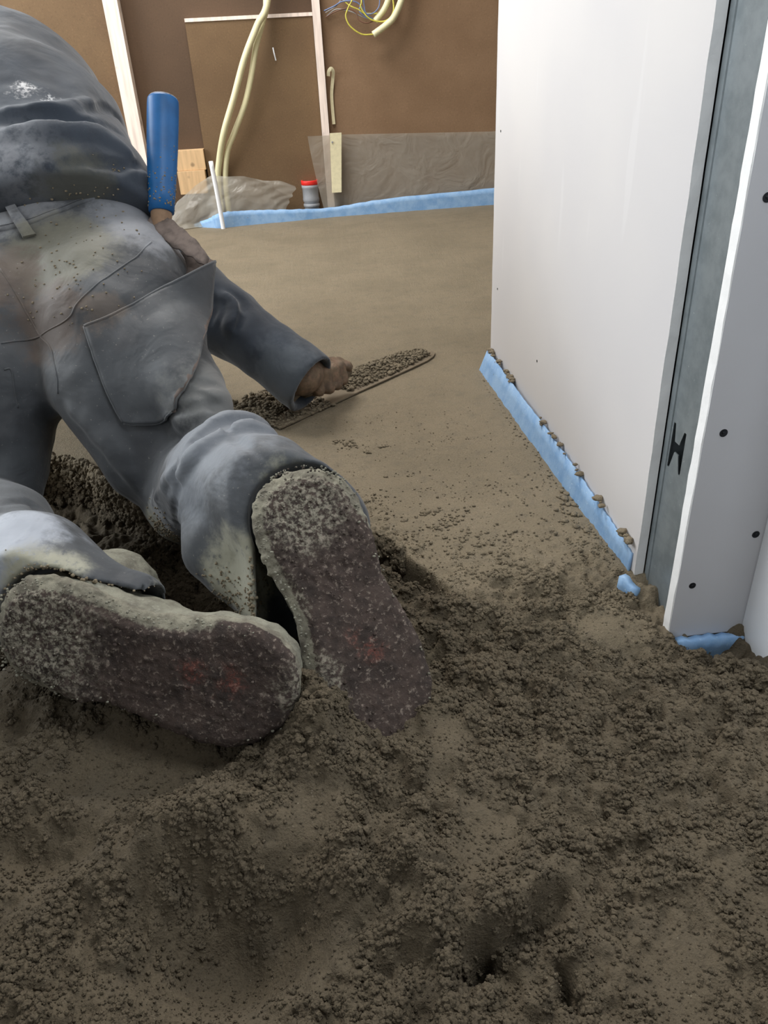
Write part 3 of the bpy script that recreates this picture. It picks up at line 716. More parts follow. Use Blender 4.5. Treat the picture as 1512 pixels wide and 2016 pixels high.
# mortar riding on the blade
it = []
def on_blade(u, v):   # u along, v across
    a = np.array((-.104, 1.338)); d = np.array((.365, .318)); n_ = np.array((-.052, .060))
    return a+d*u+n_*v
for _ in range(3000):
    u = rng.uniform(.42, .97); v = rng.uniform(-.25, .85)*(1-.7*max(0, u-.75)/.25)
    if rng.uniform() < .25: u = rng.uniform(-.02, .30); v = rng.uniform(-.5, 1.1)
    p_ = on_blade(u, v); hgt = .012*max(0, 1-((v-.3)/.7)**2)*(1 if u > .4 else .8)
    it.append((p_[0], p_[1], .004+rng.uniform(.2, 1)*hgt, .0012+.0034*rng.uniform(0, 1)**2))
for _ in range(700):
    u = rng.uniform(-.06, .25); v = rng.uniform(.2, 1.6); p_ = on_blade(u, v); it.append((p_[0], p_[1], rng.uniform(.0, .012), rng.uniform(.0015, .0055)))
tag(lumps('mortar_on_trowel', it, M_SCREED, seed=5), 'crumbly mortar piled along the top of the trowel blade', 'mortar', kind='stuff')
# crumbs on the trowelled field
it = []
def cluster(cx, cy, sx, sy, n, r0, r1, ang=0):
    c, s = math.cos(math.radians(ang)), math.sin(math.radians(ang))
    for _ in range(n):
        a, b = rng.normal(0, sx), rng.normal(0, sy); r = rng.uniform(r0, r1)*rng.uniform(.35, .8)
        it.append((cx+a*c-b*s, cy+a*s+b*c, r*.15, r))
cluster(.027, 1.232, .012, .005, 26, .002, .006, -35); cluster(.050, 1.212, .012, .004, 16, .002, .005); cluster(.103, 1.198, .006, .004, 7, .003, .006)
cluster(.072, 1.180, .006, .003, 8, .002, .005); cluster(.145, .955, .014, .005, 30, .002, .006, 20); cluster(.175, .935, .010, .012, 30, .002, .006, -40)
cluster(.150, .915, .012, .006, 26, .002, .006); cluster(.185, .880, .014, .008, 30, .002, .006); cluster(.115, 1.085, .02, .008, 8, .002, .005)
cluster(.075, 1.02, .03, .01, 14, .002, .005); cluster(.20, .86, .05, .02, 60, .002, .0055); cluster(.27, .83, .06, .02, 60, .002, .005)
for _ in range(420): cluster(rng.uniform(-.02, .34), rng.uniform(.82, 1.05), .004, .004, 1, .0012, .0032)
for _ in range(260): cluster(rng.uniform(-.05, .34), rng.uniform(1.05, 1.35), .004, .004, 1, .0010, .0024)
for y in np.linspace(.76, 1.50, 120):                        # along the blue strip
    w_ = .016 if .86 < y < .99 else .006
    cluster(float(np.interp(y, ys1[::-1], xg[::-1]))-.004-abs(rng.normal(0, w_)), y, .003, .003, 3 if .86 < y < .99 else 1, .002, .008 if .86 < y < .99 else .0045)
for _ in range(70):                                          # stuck on top of the strip, against the board
    y = rng.choice([rng.uniform(1.33, 1.53), rng.uniform(.76, .80), rng.uniform(.86, .89), rng.uniform(.95, 1.2)], p=[.5, .2, .15, .15]); r = rng.uniform(.003, .0065)
    it.append((.3665+rng.uniform(-.002, .002), y, .040+rng.uniform(0, .006), r))
for _ in range(60): cluster(rng.uniform(0, .30), 1.20+rng.normal(0, .004), .003, .002, 1, .001, .0022)
tag(lumps('screed_crumbs', it, M_SCREED, seed=6, flat=.5), 'scattered small crumbs of screed lying on the smooth floor', 'crumbs', kind='stuff')
# ------------------------------------------------------------------ person: signed-distance modelling, meshed with surface nets
class SDF:
    def __init__(s, lo, hi, h):
        s.lo = np.array(lo, float); s.h = h
        s.n = np.ceil((np.array(hi)-s.lo)/h).astype(int)+1
        s.d = np.full(s.n, .2, np.float32)
    def sub(s, mn, mx, pad):
        a = np.clip(np.floor((np.array(mn)-pad-s.lo)/s.h).astype(int), 0, s.n-1)
        b = np.clip(np.ceil((np.array(mx)+pad-s.lo)/s.h).astype(int)+1, 1, s.n)
        if np.any(b <= a): return None, None
        g = [(s.lo[i]+np.arange(a[i], b[i])*s.h).astype(np.float32) for i in range(3)]
        return tuple(slice(a[i], b[i]) for i in range(3)), np.meshgrid(*g, indexing='ij', sparse=True)
    def merge(s, sl, d, k, mode):
        D = s.d[sl]
        if mode == 'add':
            hh = np.clip(.5+.5*(D-d)/k, 0, 1); s.d[sl] = D+(d-D)*hh-k*hh*(1-hh)
        else:
            d = -d; hh = np.clip(.5-.5*(D-d)/k, 0, 1); s.d[sl] = D+(d-D)*hh+k*hh*(1-hh)
    def cap(s, a, b, r1, r2, k=.03, mode='add', sq=None):
        a = np.array(a, float); b = np.array(b, float); R = max(r1, r2)*(1.0 if sq is None else max(1, 1/sq[1]))
        sl, G = s.sub(np.minimum(a, b), np.maximum(a, b), R+k*1.5+.02)
        if sl is None: return
        ba = b-a; bb = max(float(ba@ba), 1e-9)
        p = [G[i]-a[i] for i in range(3)]
        t = np.clip((p[0]*ba[0]+p[1]*ba[1]+p[2]*ba[2])/bb, 0, 1)
        q = [p[i]-t*ba[i] for i in range(3)]
        if sq is not None:
            ax = np.array(sq[0], float); ax /= np.linalg.norm(ax); f = sq[1]
            c = (q[0]*ax[0]+q[1]*ax[1]+q[2]*ax[2])*(f-1)
            q = [q[i]+c*ax[i] for i in range(3)]
        d = np.sqrt(q[0]**2+q[1]**2+q[2]**2)-(r1+(r2-r1)*t)
        if sq is not None and sq[1] > 1: d = d/sq[1]
        s.merge(sl, d.astype(np.float32), k, mode)
    def chain(s, pts, k=.02, mode='add', sq=None):
        for (a, ra), (b, rb) in zip(pts[:-1], pts[1:]): s.cap(a, b, ra, rb, k, mode, sq)
    def line(s, pts, r, k, mode):
        """a fold (add) or crease (sub) that follows the surface and fades at both ends"""
        P = [np.array(p) for p in catmull(pts, 5)]; n = len(P); Q = []
        for i, p in enumerate(P):
            for _ in range(2):
                g = np.clip(np.round((p-s.lo)/s.h).astype(int), 2, s.n-3)
                gr = np.array([s.d[tuple(g+e)]-s.d[tuple(g-e)] for e in (np.array((2, 0, 0)), np.array((0, 2, 0)), np.array((0, 0, 2)))], float)
                gr /= np.linalg.norm(gr)+1e-9; dv = float(np.clip(s.d[tuple(g)], -.02, .02)); p = p-gr*dv
            rr = r*(.25+.75*math.sin(math.pi*i/(n-1))**.7)
            Q.append((p-gr*rr*(.55+.5*(1-rr/r)) if mode == 'add' else p+gr*rr*(.45+.9*(1-rr/r)), rr))
        for (a, ra), (b, rb) in zip(Q[:-1], Q[1:]): s.cap(a, b, ra, rb, k, mode)
    def plane(s, p, nrm, k=.004):
        """keep the side where (x-p).n < 0"""
        nrm = np.array(nrm, float); nrm /= np.linalg.norm(nrm)
        sl, G = s.sub(s.lo, s.lo+s.n*s.h, 0)
        d = (G[0]-p[0])*nrm[0]+(G[1]-p[1])*nrm[1]+(G[2]-p[2])*nrm[2]
        s.merge(sl, (-d).astype(np.float32), k, 'sub')
    def add_noise(s, amp, scale, seed, band=.03):
        idx = np.argwhere(np.abs(s.d) < band); 
        P = [s.lo[i]+idx[:, i]*s.h for i in range(3)]
        s.d[idx[:, 0], idx[:, 1], idx[:, 2]] += (amp*vn(P, scale, seed)).astype(np.float32)
    def mesh(s):
        d = s.d; d = d.copy()
        for ax in range(3):
            for e in (0, -1):
                sl = [slice(None)]*3; sl[ax] = e; d[tuple(sl)] = np.maximum(d[tuple(sl)], s.h*.5)
        sg = d < 0
        c = np.zeros(tuple(np.array(d.shape)-1), np.uint8)
        n = d.shape
        for i in (0, 1):
            for j in (0, 1):
                for k in (0, 1): c += sg[i:n[0]-1+i, j:n[1]-1+j, k:n[2]-1+k]
        act = (c > 0) & (c < 8)
        idx = np.argwhere(act); N = len(idx)
        vid = np.full(act.shape, -1, np.int32); vid[act] = np.arange(N)
        acc = np.zeros((N, 3)); cnt = np.zeros(N)
        cor = [(i, j, k) for i in (0, 1) for j in (0, 1) for k in (0, 1)]
        val = {q: d[idx[:, 0]+q[0], idx[:, 1]+q[1], idx[:, 2]+q[2]] for q in cor}
        for q in cor:
            for ax in range(3):
                if q[ax] == 0:
                    q2 = list(q); q2[ax] = 1; q2 = tuple(q2)
                    a, b = val[q], val[q2]; m = (a < 0) != (b < 0)
                    t = np.where(m, a/np.where(m, a-b, 1), 0)
                    p = np.tile(np.array(q, float), (N, 1)); p[:, ax] += t
                    acc[m] += p[m]; cnt[m] += 1
        V = s.lo + (idx + acc/cnt[:, None])*s.h
        Q = []
        for ax in range(3):
            o1, o2 = (ax+1) % 3, (ax+2) % 3
            A = [slice(None)]*3; B = [slice(None)]*3; A[ax] = slice(0, -1); B[ax] = slice(1, None)
            ch = sg[tuple(A)] != sg[tuple(B)]
            e = np.argwhere(ch); e = e[(e[:, o1] > 0) & (e[:, o2] > 0) & (e[:, o1] < n[o1]-1) & (e[:, o2] < n[o2]-1)]
            ins = sg[e[:, 0], e[:, 1], e[:, 2]]
            def g(a, b):
                w = e.copy(); w[:, o1] -= a; w[:, o2] -= b; return vid[w[:, 0], w[:, 1], w[:, 2]]
            q = np.stack([g(1, 1), g(0, 1), g(0, 0), g(1, 0)], 1)
            q[~ins] = q[~ins][:, ::-1]; Q.append(q)
        F = np.concatenate(Q); F = F[(F >= 0).all(1)]
        return V, F

def nrm(v): v = np.array(v, float); return v/np.linalg.norm(v)
FWn, RTn, UPn = np.array(fw), np.array(rt), np.array(up)

J = dict(hipR=(-.285,1.24,.272), hipL=(-.485,1.255,.272), kneeR=(-.195,.985,.05), kneeL=(-.495,1.0,.03),
         ankR=(-.045,.725,.150), ankL=(-.325,.70,.10), waist=(-.375,1.335,.385), spine=(-.475,1.53,.49), chest=(-.555,1.75,.545),
         neck=(-.60,1.95,.53), head=(-.62,2.09,.46), shR=(-.365,1.61,.345), elR=(-.165,1.465,.165), wrR=(-.03,1.365,.08),
         shL=(-.72,1.84,.52), elL=(-.84,1.72,.27), wrL=(-.78,1.82,.06))
J = {k: np.array(v) for k, v in J.items()}

def frame(h, t, tilt):
    """boot frame: origin at the heel end of the sole, u towards the toe, w out of the sole, v across"""
    h, t = np.array(h), np.array(t); u = nrm(t-h); w = -FWn + tilt; w = nrm(w-(w@u)*u); v = np.cross(w, u)
    return h, u, v, w, np.linalg.norm(t-h)
BOOT_R = frame((-.038, .722, .212), (.037, .530, -.026), .22*RTn)
BOOT_L = frame((-.350, .642, .112), (-.050, .545, .050), -.16*UPn - .12*RTn)

def lower(s, off=0.0):
    """pelvis and legs"""
    c = lambda a, b, r1, r2, k=.03, **q: s.cap(a, b, r1+off, r2+off, k, **q)
    c(J['hipL'], J['hipR'], .108, .108)
    c((-.30,1.150,.245), (-.29,1.19,.265), .104, .104, .04); c((-.47,1.175,.245), (-.48,1.20,.265), .104, .104, .04)
    c((-.42,1.335,.335), (-.330,1.325,.330), .104, .100, .06); c((-.44,1.41,.40), (-.36,1.41,.395), .10, .095, .06)
    c((-.40,1.115,.185), (-.39,1.20,.24), .048, .07, .04)
    c((-.315,1.075,.20), (-.255,1.02,.09), .070, .060, .03)
    c((-.47,1.10,.20), (-.485,1.06,.10), .075, .07, .03)
    c((-.20,1.07,.215), (-.160,.985,.180), .050, .044, .06)
    for S in 'RL':
        hip, kn, an = J['hip'+S], J['knee'+S], J['ank'+S]
        m = hip*.45+kn*.55+np.array((0, -.01, .01))
        c(hip, m, .100, .090, .03); c(m, kn, .088, .070, .02)
        cm = (kn*.55+an*.45+np.array((.008, 0, .034))) if S == 'R' else (kn*.55+an*.45+np.array((-.01, 0, .012)))
        c(kn, cm, .070, .074, .012); c(cm, an, .074, .062, .02)

def upper(s, off=0.0, arm=None):
    """trunk and arms"""
    arm = off if arm is None else arm; ca = lambda a, b, r1, r2, k=.03: s.cap(a, b, r1+arm, r2+arm, k)
    c = lambda a, b, r1, r2, k=.03, **q: s.cap(a, b, r1+off, r2+off, k, **q)
    c((-.43,1.36,.405), (-.345,1.355,.400), .112, .106, .05)
    c((-.46,1.42,.445), (-.395,1.42,.44), .118, .112, .05)
    c(J['spine']+(-.05,0,0), J['spine']+(.05,0,-.01), .135, .125, .06)
    c(J['chest']+(-.07,0,.02), J['chest']+(.06,-.02,-.03), .14, .135, .08)
    c(J['waist'], J['spine'], .115, .125, .06); c(J['spine'], J['chest'], .13, .14, .06)
    c(J['chest'], J['shR'], .11, .08, .06); c(J['chest'], J['shL'], .12, .085, .06)
    c(J['chest'], J['neck'], .11, .06, .05)
    ca(J['shR'], J['elR'], .068, .058, .03); ca(J['elR'], J['wrR'], .055, .048, .02)
    ca(J['shL'], J['elL'], .074, .060, .03); ca(J['elL'], J['wrL'], .056, .046, .02)

def finish(s, name, material, parent):
    V, F = s.mesh(); return pydata(name, V, F, material, parent, smooth=True)

# ---- trousers
def make_trousers():
    s = SDF((-.74, .55, -.09), (.10, 1.56, .62), .0040)
    lower(s)
    h, u, v, w, L = BOOT_R
    s.cap(J['ankR']+(-.03,.06,.0), h+u*.070-w*.062, .066, .068, .02)
    s.cap(h+u*.06-w*.062, h+u*.150-w*.072-v*.042, .066, .054, .02)
    s.cap((-.130, .79, .085), h+u*.145-w*.088-v*.034, .050, .045, .03)
    for a in FOLDS_ADD: s.line(a[1], a[0], .012, 'add')
    for a in FOLDS_CUT: s.line(a[1], a[0], .008, 'sub')
    s.add_noise(.0035, .05, 61); s.add_noise(.0016, .02, 62)
    # open hems: cut parallel to the soles and hollow out
    h2, u2, v2, w2, L2 = BOOT_L
    s.cap(J['ankL']+(-.01,.05,0), h2+u2*.06-w2*.062, .064, .068, .02)
    s.cap(h2+u2*.06-w2*.062, h2+u2*.115-w2*.070-v2*-.020, .066, .042, .02)
    for (hh, uu, vv, ww, LL), f in ((BOOT_R, 1), (BOOT_L, -1)):
        sl, G = s.sub(hh-.16, hh+uu*.2+.16, .02)
        P = [G[i]-hh[i] for i in range(3)]
        dw = P[0]*ww[0]+P[1]*ww[1]+P[2]*ww[2]; du = P[0]*uu[0]+P[1]*uu[1]+P[2]*uu[2]
        near = (-dw - .026 + .10*np.maximum(du-.10, 0)).astype(np.float32)   # >0 inside the kept part
        s.merge(sl, near, .004, 'sub')
        s.cap(hh+uu*.05-ww*.07, hh+uu*.05-ww*-.03, .058, .062, .004, 'sub')
        m_ = (.040, .046) if f == 1 else (.020, .034)
        s.cap(hh+uu*.06-ww*.066, hh+uu*.148-ww*.066-vv*f*m_[0], .058, m_[1], .004, 'sub')
        s.cap(hh+uu*.06-ww*.03, hh+uu*.148-ww*.03-vv*f*m_[0], .058, m_[1], .004, 'sub')
    return s
# garment details, points on the cloth surface
FOLDS_ADD = [
    (.011, [(-0.2368, 0.9202, 0.0794), (-0.1742, 0.8282, 0.1693), (-0.1463, 0.8506, 0.1993), (-0.1171, 0.8775, 0.2060), (-0.0880, 0.9050, 0.2000), (-0.0660, 0.9000, 0.1900)]), (.010, [(-0.1748, 0.8206, 0.1603), (-0.1505, 0.8187, 0.1902), (-0.1306, 0.8305, 0.2003), (-0.1041, 0.8510, 0.2036), (-0.0783, 0.8650, 0.1945), (-0.0600, 0.8600, 0.1850)]), (.012, [(-0.3399, 1.0082, 0.1923), (-0.3052, 0.9859, 0.1612), (-0.2756, 0.9694, 0.1278), (-0.2620, 0.9576, 0.0854)]), (.010, [(-0.3672, 0.7787, 0.1568), (-0.3256, 0.7536, 0.1648), (-0.2900, 0.7303, 0.1541), (-0.2673, 0.6953, 0.1481)])]
FOLDS_CUT = [(.0045, [(-0.185, 0.975, 0.2100), (-0.1581, 0.9597, 0.2164), (-0.1386, 0.9512, 0.2025), (-.112,.962,.200)]), (.0045, [(-0.195, 0.962, 0.190), (-0.1764, 0.9515, 0.1966), (-0.1388, 0.9498, 0.2002), (-.108,.955,.190)]), (.004, [(-0.175, .985, .225), (-0.150, 0.975, 0.222), (-0.125, 0.985, 0.215)]),
    (.005, [(-0.1952, 0.8418, 0.1367), (-0.1636, 0.8238, 0.1791), (-0.1393, 0.8405, 0.1992), (-0.1114, 0.8643, 0.2051), (-0.0816, 0.8957, 0.1942)]), (.005, [(-0.1122, 0.8469, 0.2043), (-0.0880, 0.7810, 0.2165), (-0.0676, 0.7472, 0.2060)]), (.006, [(-0.1742, 0.8282, 0.1693), (-0.1832, 0.8197, 0.1369), (-0.2007, 0.8755, 0.0623)]), (.006, [(-0.3807, 0.8162, 0.1509), (-0.3561, 0.8474, 0.1291), (-0.2969, 0.7724, 0.1466), (-0.2624, 0.7134, 0.1422)])]
SW_ADD = [(.016, [(-0.4225, 1.2800, 0.5120), (-0.3797, 1.2818, 0.5135), (-0.3454, 1.2889, 0.5138), (-0.2944, 1.3120, 0.5035), (-0.2571, 1.3221, 0.4763)]), (.012, [(-0.4259, 1.3147, 0.5381), (-0.3513, 1.3365, 0.5380), (-0.3111, 1.4302, 0.5396)]), (.010, [(-0.1570, 1.4301, 0.2236), (-0.1383, 1.4170, 0.2070), (-0.1418, 1.3939, 0.1856), (-0.1546, 1.3863, 0.1701)])]
SW_CUT = [(.016, [(-0.4243, 1.2992, 0.5268), (-0.3823, 1.3059, 0.5289), (-0.3478, 1.3103, 0.5255), (-0.3090, 1.3273, 0.5192), (-0.2791, 1.3869, 0.5016)]), (.008, [(-0.3117, 1.3680, 0.5298), (-0.3018, 1.4628, 0.5313), (-0.2927, 1.5117, 0.5089)]), (.006, [(-0.3525, 1.2739, 0.4431), (-0.3000, 1.2825, 0.4530), (-0.2568, 1.2962, 0.4561), (-0.2451, 1.3286, 0.4579)]), (.007, [(-0.1488, 1.4375, 0.2257), (-0.1258, 1.4230, 0.2063), (-0.1288, 1.3964, 0.1876), (-0.1418, 1.3817, 0.1686)]), (.006, [(-0.1964, 1.4418, 0.2421), (-0.1762, 1.4146, 0.2105), (-0.1847, 1.3994, 0.1781)])]
SEAMS = [[(-0.4299, 1.1527, 0.3500), (-0.4096, 1.1282, 0.3219), (-0.3943, 1.1083, 0.2939), (-0.3792, 1.0873, 0.2693), (-0.3602, 1.0603, 0.2597), (-0.3496, 1.0243, 0.2308), (-0.3521, 1.0168, 0.2084)],
    [(-0.3772, 1.0853, 0.2698), (-0.3438, 1.0670, 0.2875), (-0.3240, 1.0645, 0.2992), (-0.3152, 1.0718, 0.3117), (-0.2913, 1.0897, 0.3294), (-0.2643, 1.1238, 0.3423), (-0.2400, 1.1578, 0.3522), (-0.2240, 1.1995, 0.3637)],
    [(-0.4285, 1.0750, 0.2664), (-0.4075, 1.0892, 0.2638), (-0.3772, 1.0853, 0.2698)],
    [(-0.4258, 1.0515, 0.2364), (-0.4184, 1.0561, 0.2342), (-0.4183, 1.0466, 0.2103), (-0.4177, 1.0388, 0.1848)]]
BAND = [(-0.4412, 1.2240, 0.3883), (-0.4198, 1.2278, 0.3912), (-0.3957, 1.2310, 0.3948), (-0.3635, 1.2478, 0.4035), (-0.3295, 1.2668, 0.4121), (-0.3070, 1.2768, 0.4179), (-0.2909, 1.2940, 0.4204)]
LOOP = [(-0.4389, 1.2731, 0.4189), (-0.4249, 1.2695, 0.4200), (-0.4234, 1.2391, 0.3981), (-0.4076, 1.2408, 0.4018), (-0.4064, 1.2094, 0.3758), (-0.3874, 1.2146, 0.3792)]
POCKET = [(-0.3045, 1.0524, 0.2851), (-0.2803, 1.0593, 0.2919), (-0.2574, 1.0717, 0.2983), (-0.2355, 1.0889, 0.3050), (-0.2168, 1.1225, 0.3100), (-0.1957, 1.1526, 0.3155), (-0.1799, 1.2269, 0.3120), (-0.2995, 1.0367, 0.2666), (-0.2771, 1.0465, 0.2703), (-0.2544, 1.0565, 0.2753), (-0.2322, 1.0691, 0.2810), (-0.2122, 1.0932, 0.2855), (-0.1935, 1.1310, 0.2869), (-0.1751, 1.1817, 0.2859), (-0.2949, 1.0241, 0.2474), (-0.2736, 1.0330, 0.2490), (-0.2509, 1.0387, 0.2531), (-0.2275, 1.0417, 0.2595), (-0.2041, 1.0428, 0.2680), (-0.1847, 1.0665, 0.2707), (-0.1728, 1.1457, 0.2591), (-0.2892, 1.0132, 0.2280), (-0.2690, 1.0199, 0.2280), (-0.2472, 1.0224, 0.2310), (-0.2248, 1.0225, 0.2363), (-0.2013, 1.0152, 0.2454), (-0.1802, 1.0188, 0.2523), (-0.1608, 1.0329, 0.2567), (-0.2826, 1.0022, 0.2089), (-0.2644, 1.0064, 0.2074), (-0.2446, 1.0069, 0.2091), (-0.2237, 1.0037, 0.2136), (-0.2011, 0.9905, 0.2230), (-0.1811, 0.9864, 0.2312), (-0.1632, 0.9930, 0.2366), (-0.2754, 0.9944, 0.1892), (-0.2602, 0.9951, 0.1868), (-0.2440, 0.9947, 0.1872), (-0.2272, 0.9932, 0.1896), (-0.2101, 0.9895, 0.1940), (-0.1907, 0.9710, 0.2069), (-0.1743, 0.9646, 0.2161), (-0.2654, 0.9866, 0.1705), (-0.2540, 0.9847, 0.1670), (-0.2417, 0.9826, 0.1661), (-0.2296, 0.9830, 0.1658), (-0.2174, 0.9835, 0.1667), (-0.2060, 0.9846, 0.1710), (-0.1902, 0.9628, 0.1860)]
SPECKS = [(-0.2427, 1.2186, 0.3780), (-0.3116, 1.1169, 0.3433), (-0.3636, 1.1728, 0.3607), (-0.3920, 1.2445, 0.4052), (-0.3238, 1.1370, 0.3509), (-0.3512, 1.1376, 0.3408), (-0.3942, 1.1051, 0.2882), (-0.3070, 1.1016, 0.3353), (-0.2919, 1.1850, 0.3775), (-0.3303, 1.0629, 0.2921), (-0.3124, 1.1822, 0.3758), (-0.3457, 1.1350, 0.3413), (-0.2404, 1.0910, 0.3117), (-0.3443, 1.1042, 0.3276), (-0.3843, 1.1400, 0.3300), (-0.2996, 1.2149, 0.3876), (-0.3395, 1.2019, 0.3768), (-0.3882, 1.1179, 0.3063), (-0.3165, 1.0961, 0.3316), (-0.3634, 1.1738, 0.3612), (-0.3287, 1.0708, 0.3059), (-0.2639, 1.0729, 0.3052), (-0.3258, 1.1440, 0.3559), (-0.3423, 1.1047, 0.3288), (-0.3010, 1.0655, 0.3064), (-0.3478, 1.1403, 0.3443), (-0.3205, 1.1122, 0.3399), (-0.3110, 1.2261, 0.3912), (-0.4183, 1.1223, 0.3210), (-0.3891, 1.1077, 0.2932), (-0.2966, 1.0571, 0.2926), (-0.3336, 1.2622, 0.4093), (-0.2699, 1.2648, 0.3993), (-0.3274, 1.2187, 0.3877), (-0.2775, 1.2480, 0.3949), (-0.3573, 1.1564, 0.3533), (-0.2534, 1.0656, 0.2867), (-0.3060, 1.2136, 0.3872), (-0.3125, 1.0910, 0.3286), (-0.3797, 1.1359, 0.3273), (-0.2665, 1.1165, 0.3389), (-0.3685, 1.1329, 0.3290), (-0.3229, 1.1282, 0.3463), (-0.4046, 1.1707, 0.3533), (-0.3368, 1.1490, 0.3555), (-0.2922, 1.0765, 0.3192), (-0.3665, 1.2667, 0.4168), (-0.3596, 1.2276, 0.3899), (-0.3849, 1.1934, 0.3658), (-0.3365, 1.0714, 0.3011), (-0.3288, 1.1795, 0.3714), (-0.2620, 1.1409, 0.3518), (-0.3704, 1.1519, 0.3432), (-0.2781, 1.0821, 0.3218), (-0.3891, 1.1193, 0.3077), (-0.3340, 1.1472, 0.3554), (-0.2416, 1.2101, 0.3751), (-0.3000, 1.1763, 0.3754), (-0.2496, 1.1255, 0.3369), (-0.2681, 1.1460, 0.3577), (-0.3413, 1.1024, 0.3279), (-0.2704, 1.2316, 0.3896), (-0.3565, 1.1771, 0.3642), (-0.3147, 1.1771, 0.3737), (-0.3875, 1.1063, 0.2916), (-0.3738, 1.2027, 0.3718), (-0.4068, 1.1594, 0.3487), (-0.3050, 1.2437, 0.3975), (-0.3140, 1.0986, 0.3332), (-0.3249, 1.0589, 0.2883), (-0.3509, 1.1458, 0.3475), (-0.3448, 1.2626, 0.4101), (-0.3717, 1.2333, 0.3952), (-0.3494, 1.0757, 0.2961), (-0.3711, 1.2684, 0.4187), (-0.2945, 1.1483, 0.3637), (-0.2583, 1.2086, 0.3808), (-0.2926, 1.1508, 0.3648), (-0.3232, 1.0936, 0.3291), (-0.2825, 1.1596, 0.3681), (-0.3278, 1.1422, 0.3538), (-0.3520, 1.1499, 0.3503), (-0.2947, 1.1423, 0.3601), (-0.2318, 1.1363, 0.3362), (-0.2511, 1.3444, 0.4020), (-0.3510, 1.0963, 0.3196), (-0.2964, 1.1192, 0.3453), (-0.3109, 1.0663, 0.3061), (-0.2561, 1.1292, 0.3426), (-0.2796, 1.0955, 0.3317), (-0.3880, 1.1391, 0.3290), (-0.3992, 1.1239, 0.3133), (-0.2980, 1.2701, 0.4106), (-0.2990, 1.0667, 0.3082), (-0.3176, 1.1044, 0.3363), (-0.3583, 1.1950, 0.3692), (-0.3109, 1.2563, 0.4045), (-0.2978, 1.0648, 0.3055), (-0.2904, 1.2402, 0.3954), (-0.3809, 1.1071, 0.2975), (-0.3752, 1.2169, 0.3814), (-0.3293, 1.1056, 0.3342), (-0.3473, 1.1536, 0.3542)]
# ------------------------------------------------------------------ materials of the person
def blob(nt, tc, c, r0, r1, nz=None, amt=.06):
    """1 inside r0 of point c, 0 beyond r1, with a ragged rim"""
    v = nt.nodes.new('ShaderNodeVectorMath'); v.operation = 'DISTANCE'; nt.links.new(tc, v.inputs[0]); v.inputs[1].default_value = c
    d = v.outputs['Value']
    if nz is not None: d = math_(nt, 'ADD', d, math_(nt, 'MULTIPLY', math_(nt, 'SUBTRACT', nz, .5), amt*2))
    return ramp(nt, d, r1, r0)
def both(nt, a, b): return math_(nt, 'MULTIPLY', a, b)

def trousers_material():
    m, nt, bs = newmat('work_trousers'); tc = nd(nt, 'ShaderNodeTexCoord').outputs['Object']
    big = noise(nt, 7, 4, .6, tc); mid = noise(nt, 32, 5, .65, tc); fine = noise(nt, 260, 3, .6, tc)
    c = mix(nt, lin(66, 69, 73), lin(50, 52, 56), ramp(nt, big, .35, .68))
    c = mix(nt, c, lin(42, 44, 47), both(nt, ramp(nt, mid, .5, .8), .5 if False else ramp(nt, big, .2, .9)))
    # paler cloth: dust, and skylight painted in on waistband and calves
    for p_, a, b, col, k in (((-.42, 1.28, .41), .03, .09, (136, 138, 143), .75), ((-.25, 1.25, .38), .04, .10, (130, 133, 140), .75), ((-.13, .84, .19), .06, .12, (128, 133, 141), .55),
                             ((-.345, .715, .155), .035, .085, (158, 163, 173), .75), ((-.14, .98, .2), .03, .08, (120, 120, 118), .55), ((-.24, .90, .06), .02, .05, (140, 142, 144), .7)):
        c = mix(nt, c, lin(*col), math_(nt, 'MULTIPLY', blob(nt, tc, p_, a, b, mid), k))
    # brown and greenish mortar stains over the seat
    for p_, a, b, col, k in (((-.35, 1.17, .37), .06, .10, (98, 96, 84), .85), ((-.36, 1.085, .29), .035, .075, (74, 62, 54), .85), ((-.42, 1.15, .345), .03, .065, (84, 72, 64), .8),
                             ((-.28, 1.07, .30), .01, .04, (90, 80, 72), .7), ((-.25, 1.04, .27), .006, .022, (66, 67, 70), .8)):
        c = mix(nt, c, lin(*col), math_(nt, 'MULTIPLY', blob(nt, tc, p_, a, b, mid, .05), k))
    # cement caked on the hems and knees
    crust = noise(nt, 120, 4, .7, tc)
    for p_, a, b in (((-.115, .66, .10), .05, .085), ((-.125, .70, .10), .03, .06), ((-.10, .735, .07), .02, .05), ((-.24, .93, .03), .015, .05), ((-.30, .66, .14), .03, .06), ((-.40, .68, .10), .03, .07), ((-.05, .72, .215), .015, .04)):
        k = both(nt, blob(nt, tc, p_, a, b, mid, .03), ramp(nt, crust, .25, .5))
        c = mix(nt, c, lin(142, 140, 124), k)
    c = mix(nt, c, lin(152, 150, 140), math_(nt, 'MULTIPLY', ramp(nt, fine, .66, .74), .35))
    nt.links.new(c, bs.inputs['Base Color']); bs.inputs['Roughness'].default_value = .62; bs.inputs['Specular IOR Level'].default_value = .35
    bs.inputs['Sheen Weight'].default_value = .15
    bump(nt, bs, [(noise(nt, 16, 3, .55, tc, .6), .35, .012), (mid, .18, .004), (noise(nt, 900, 2, .5, tc), .15, .0005)])
    return m
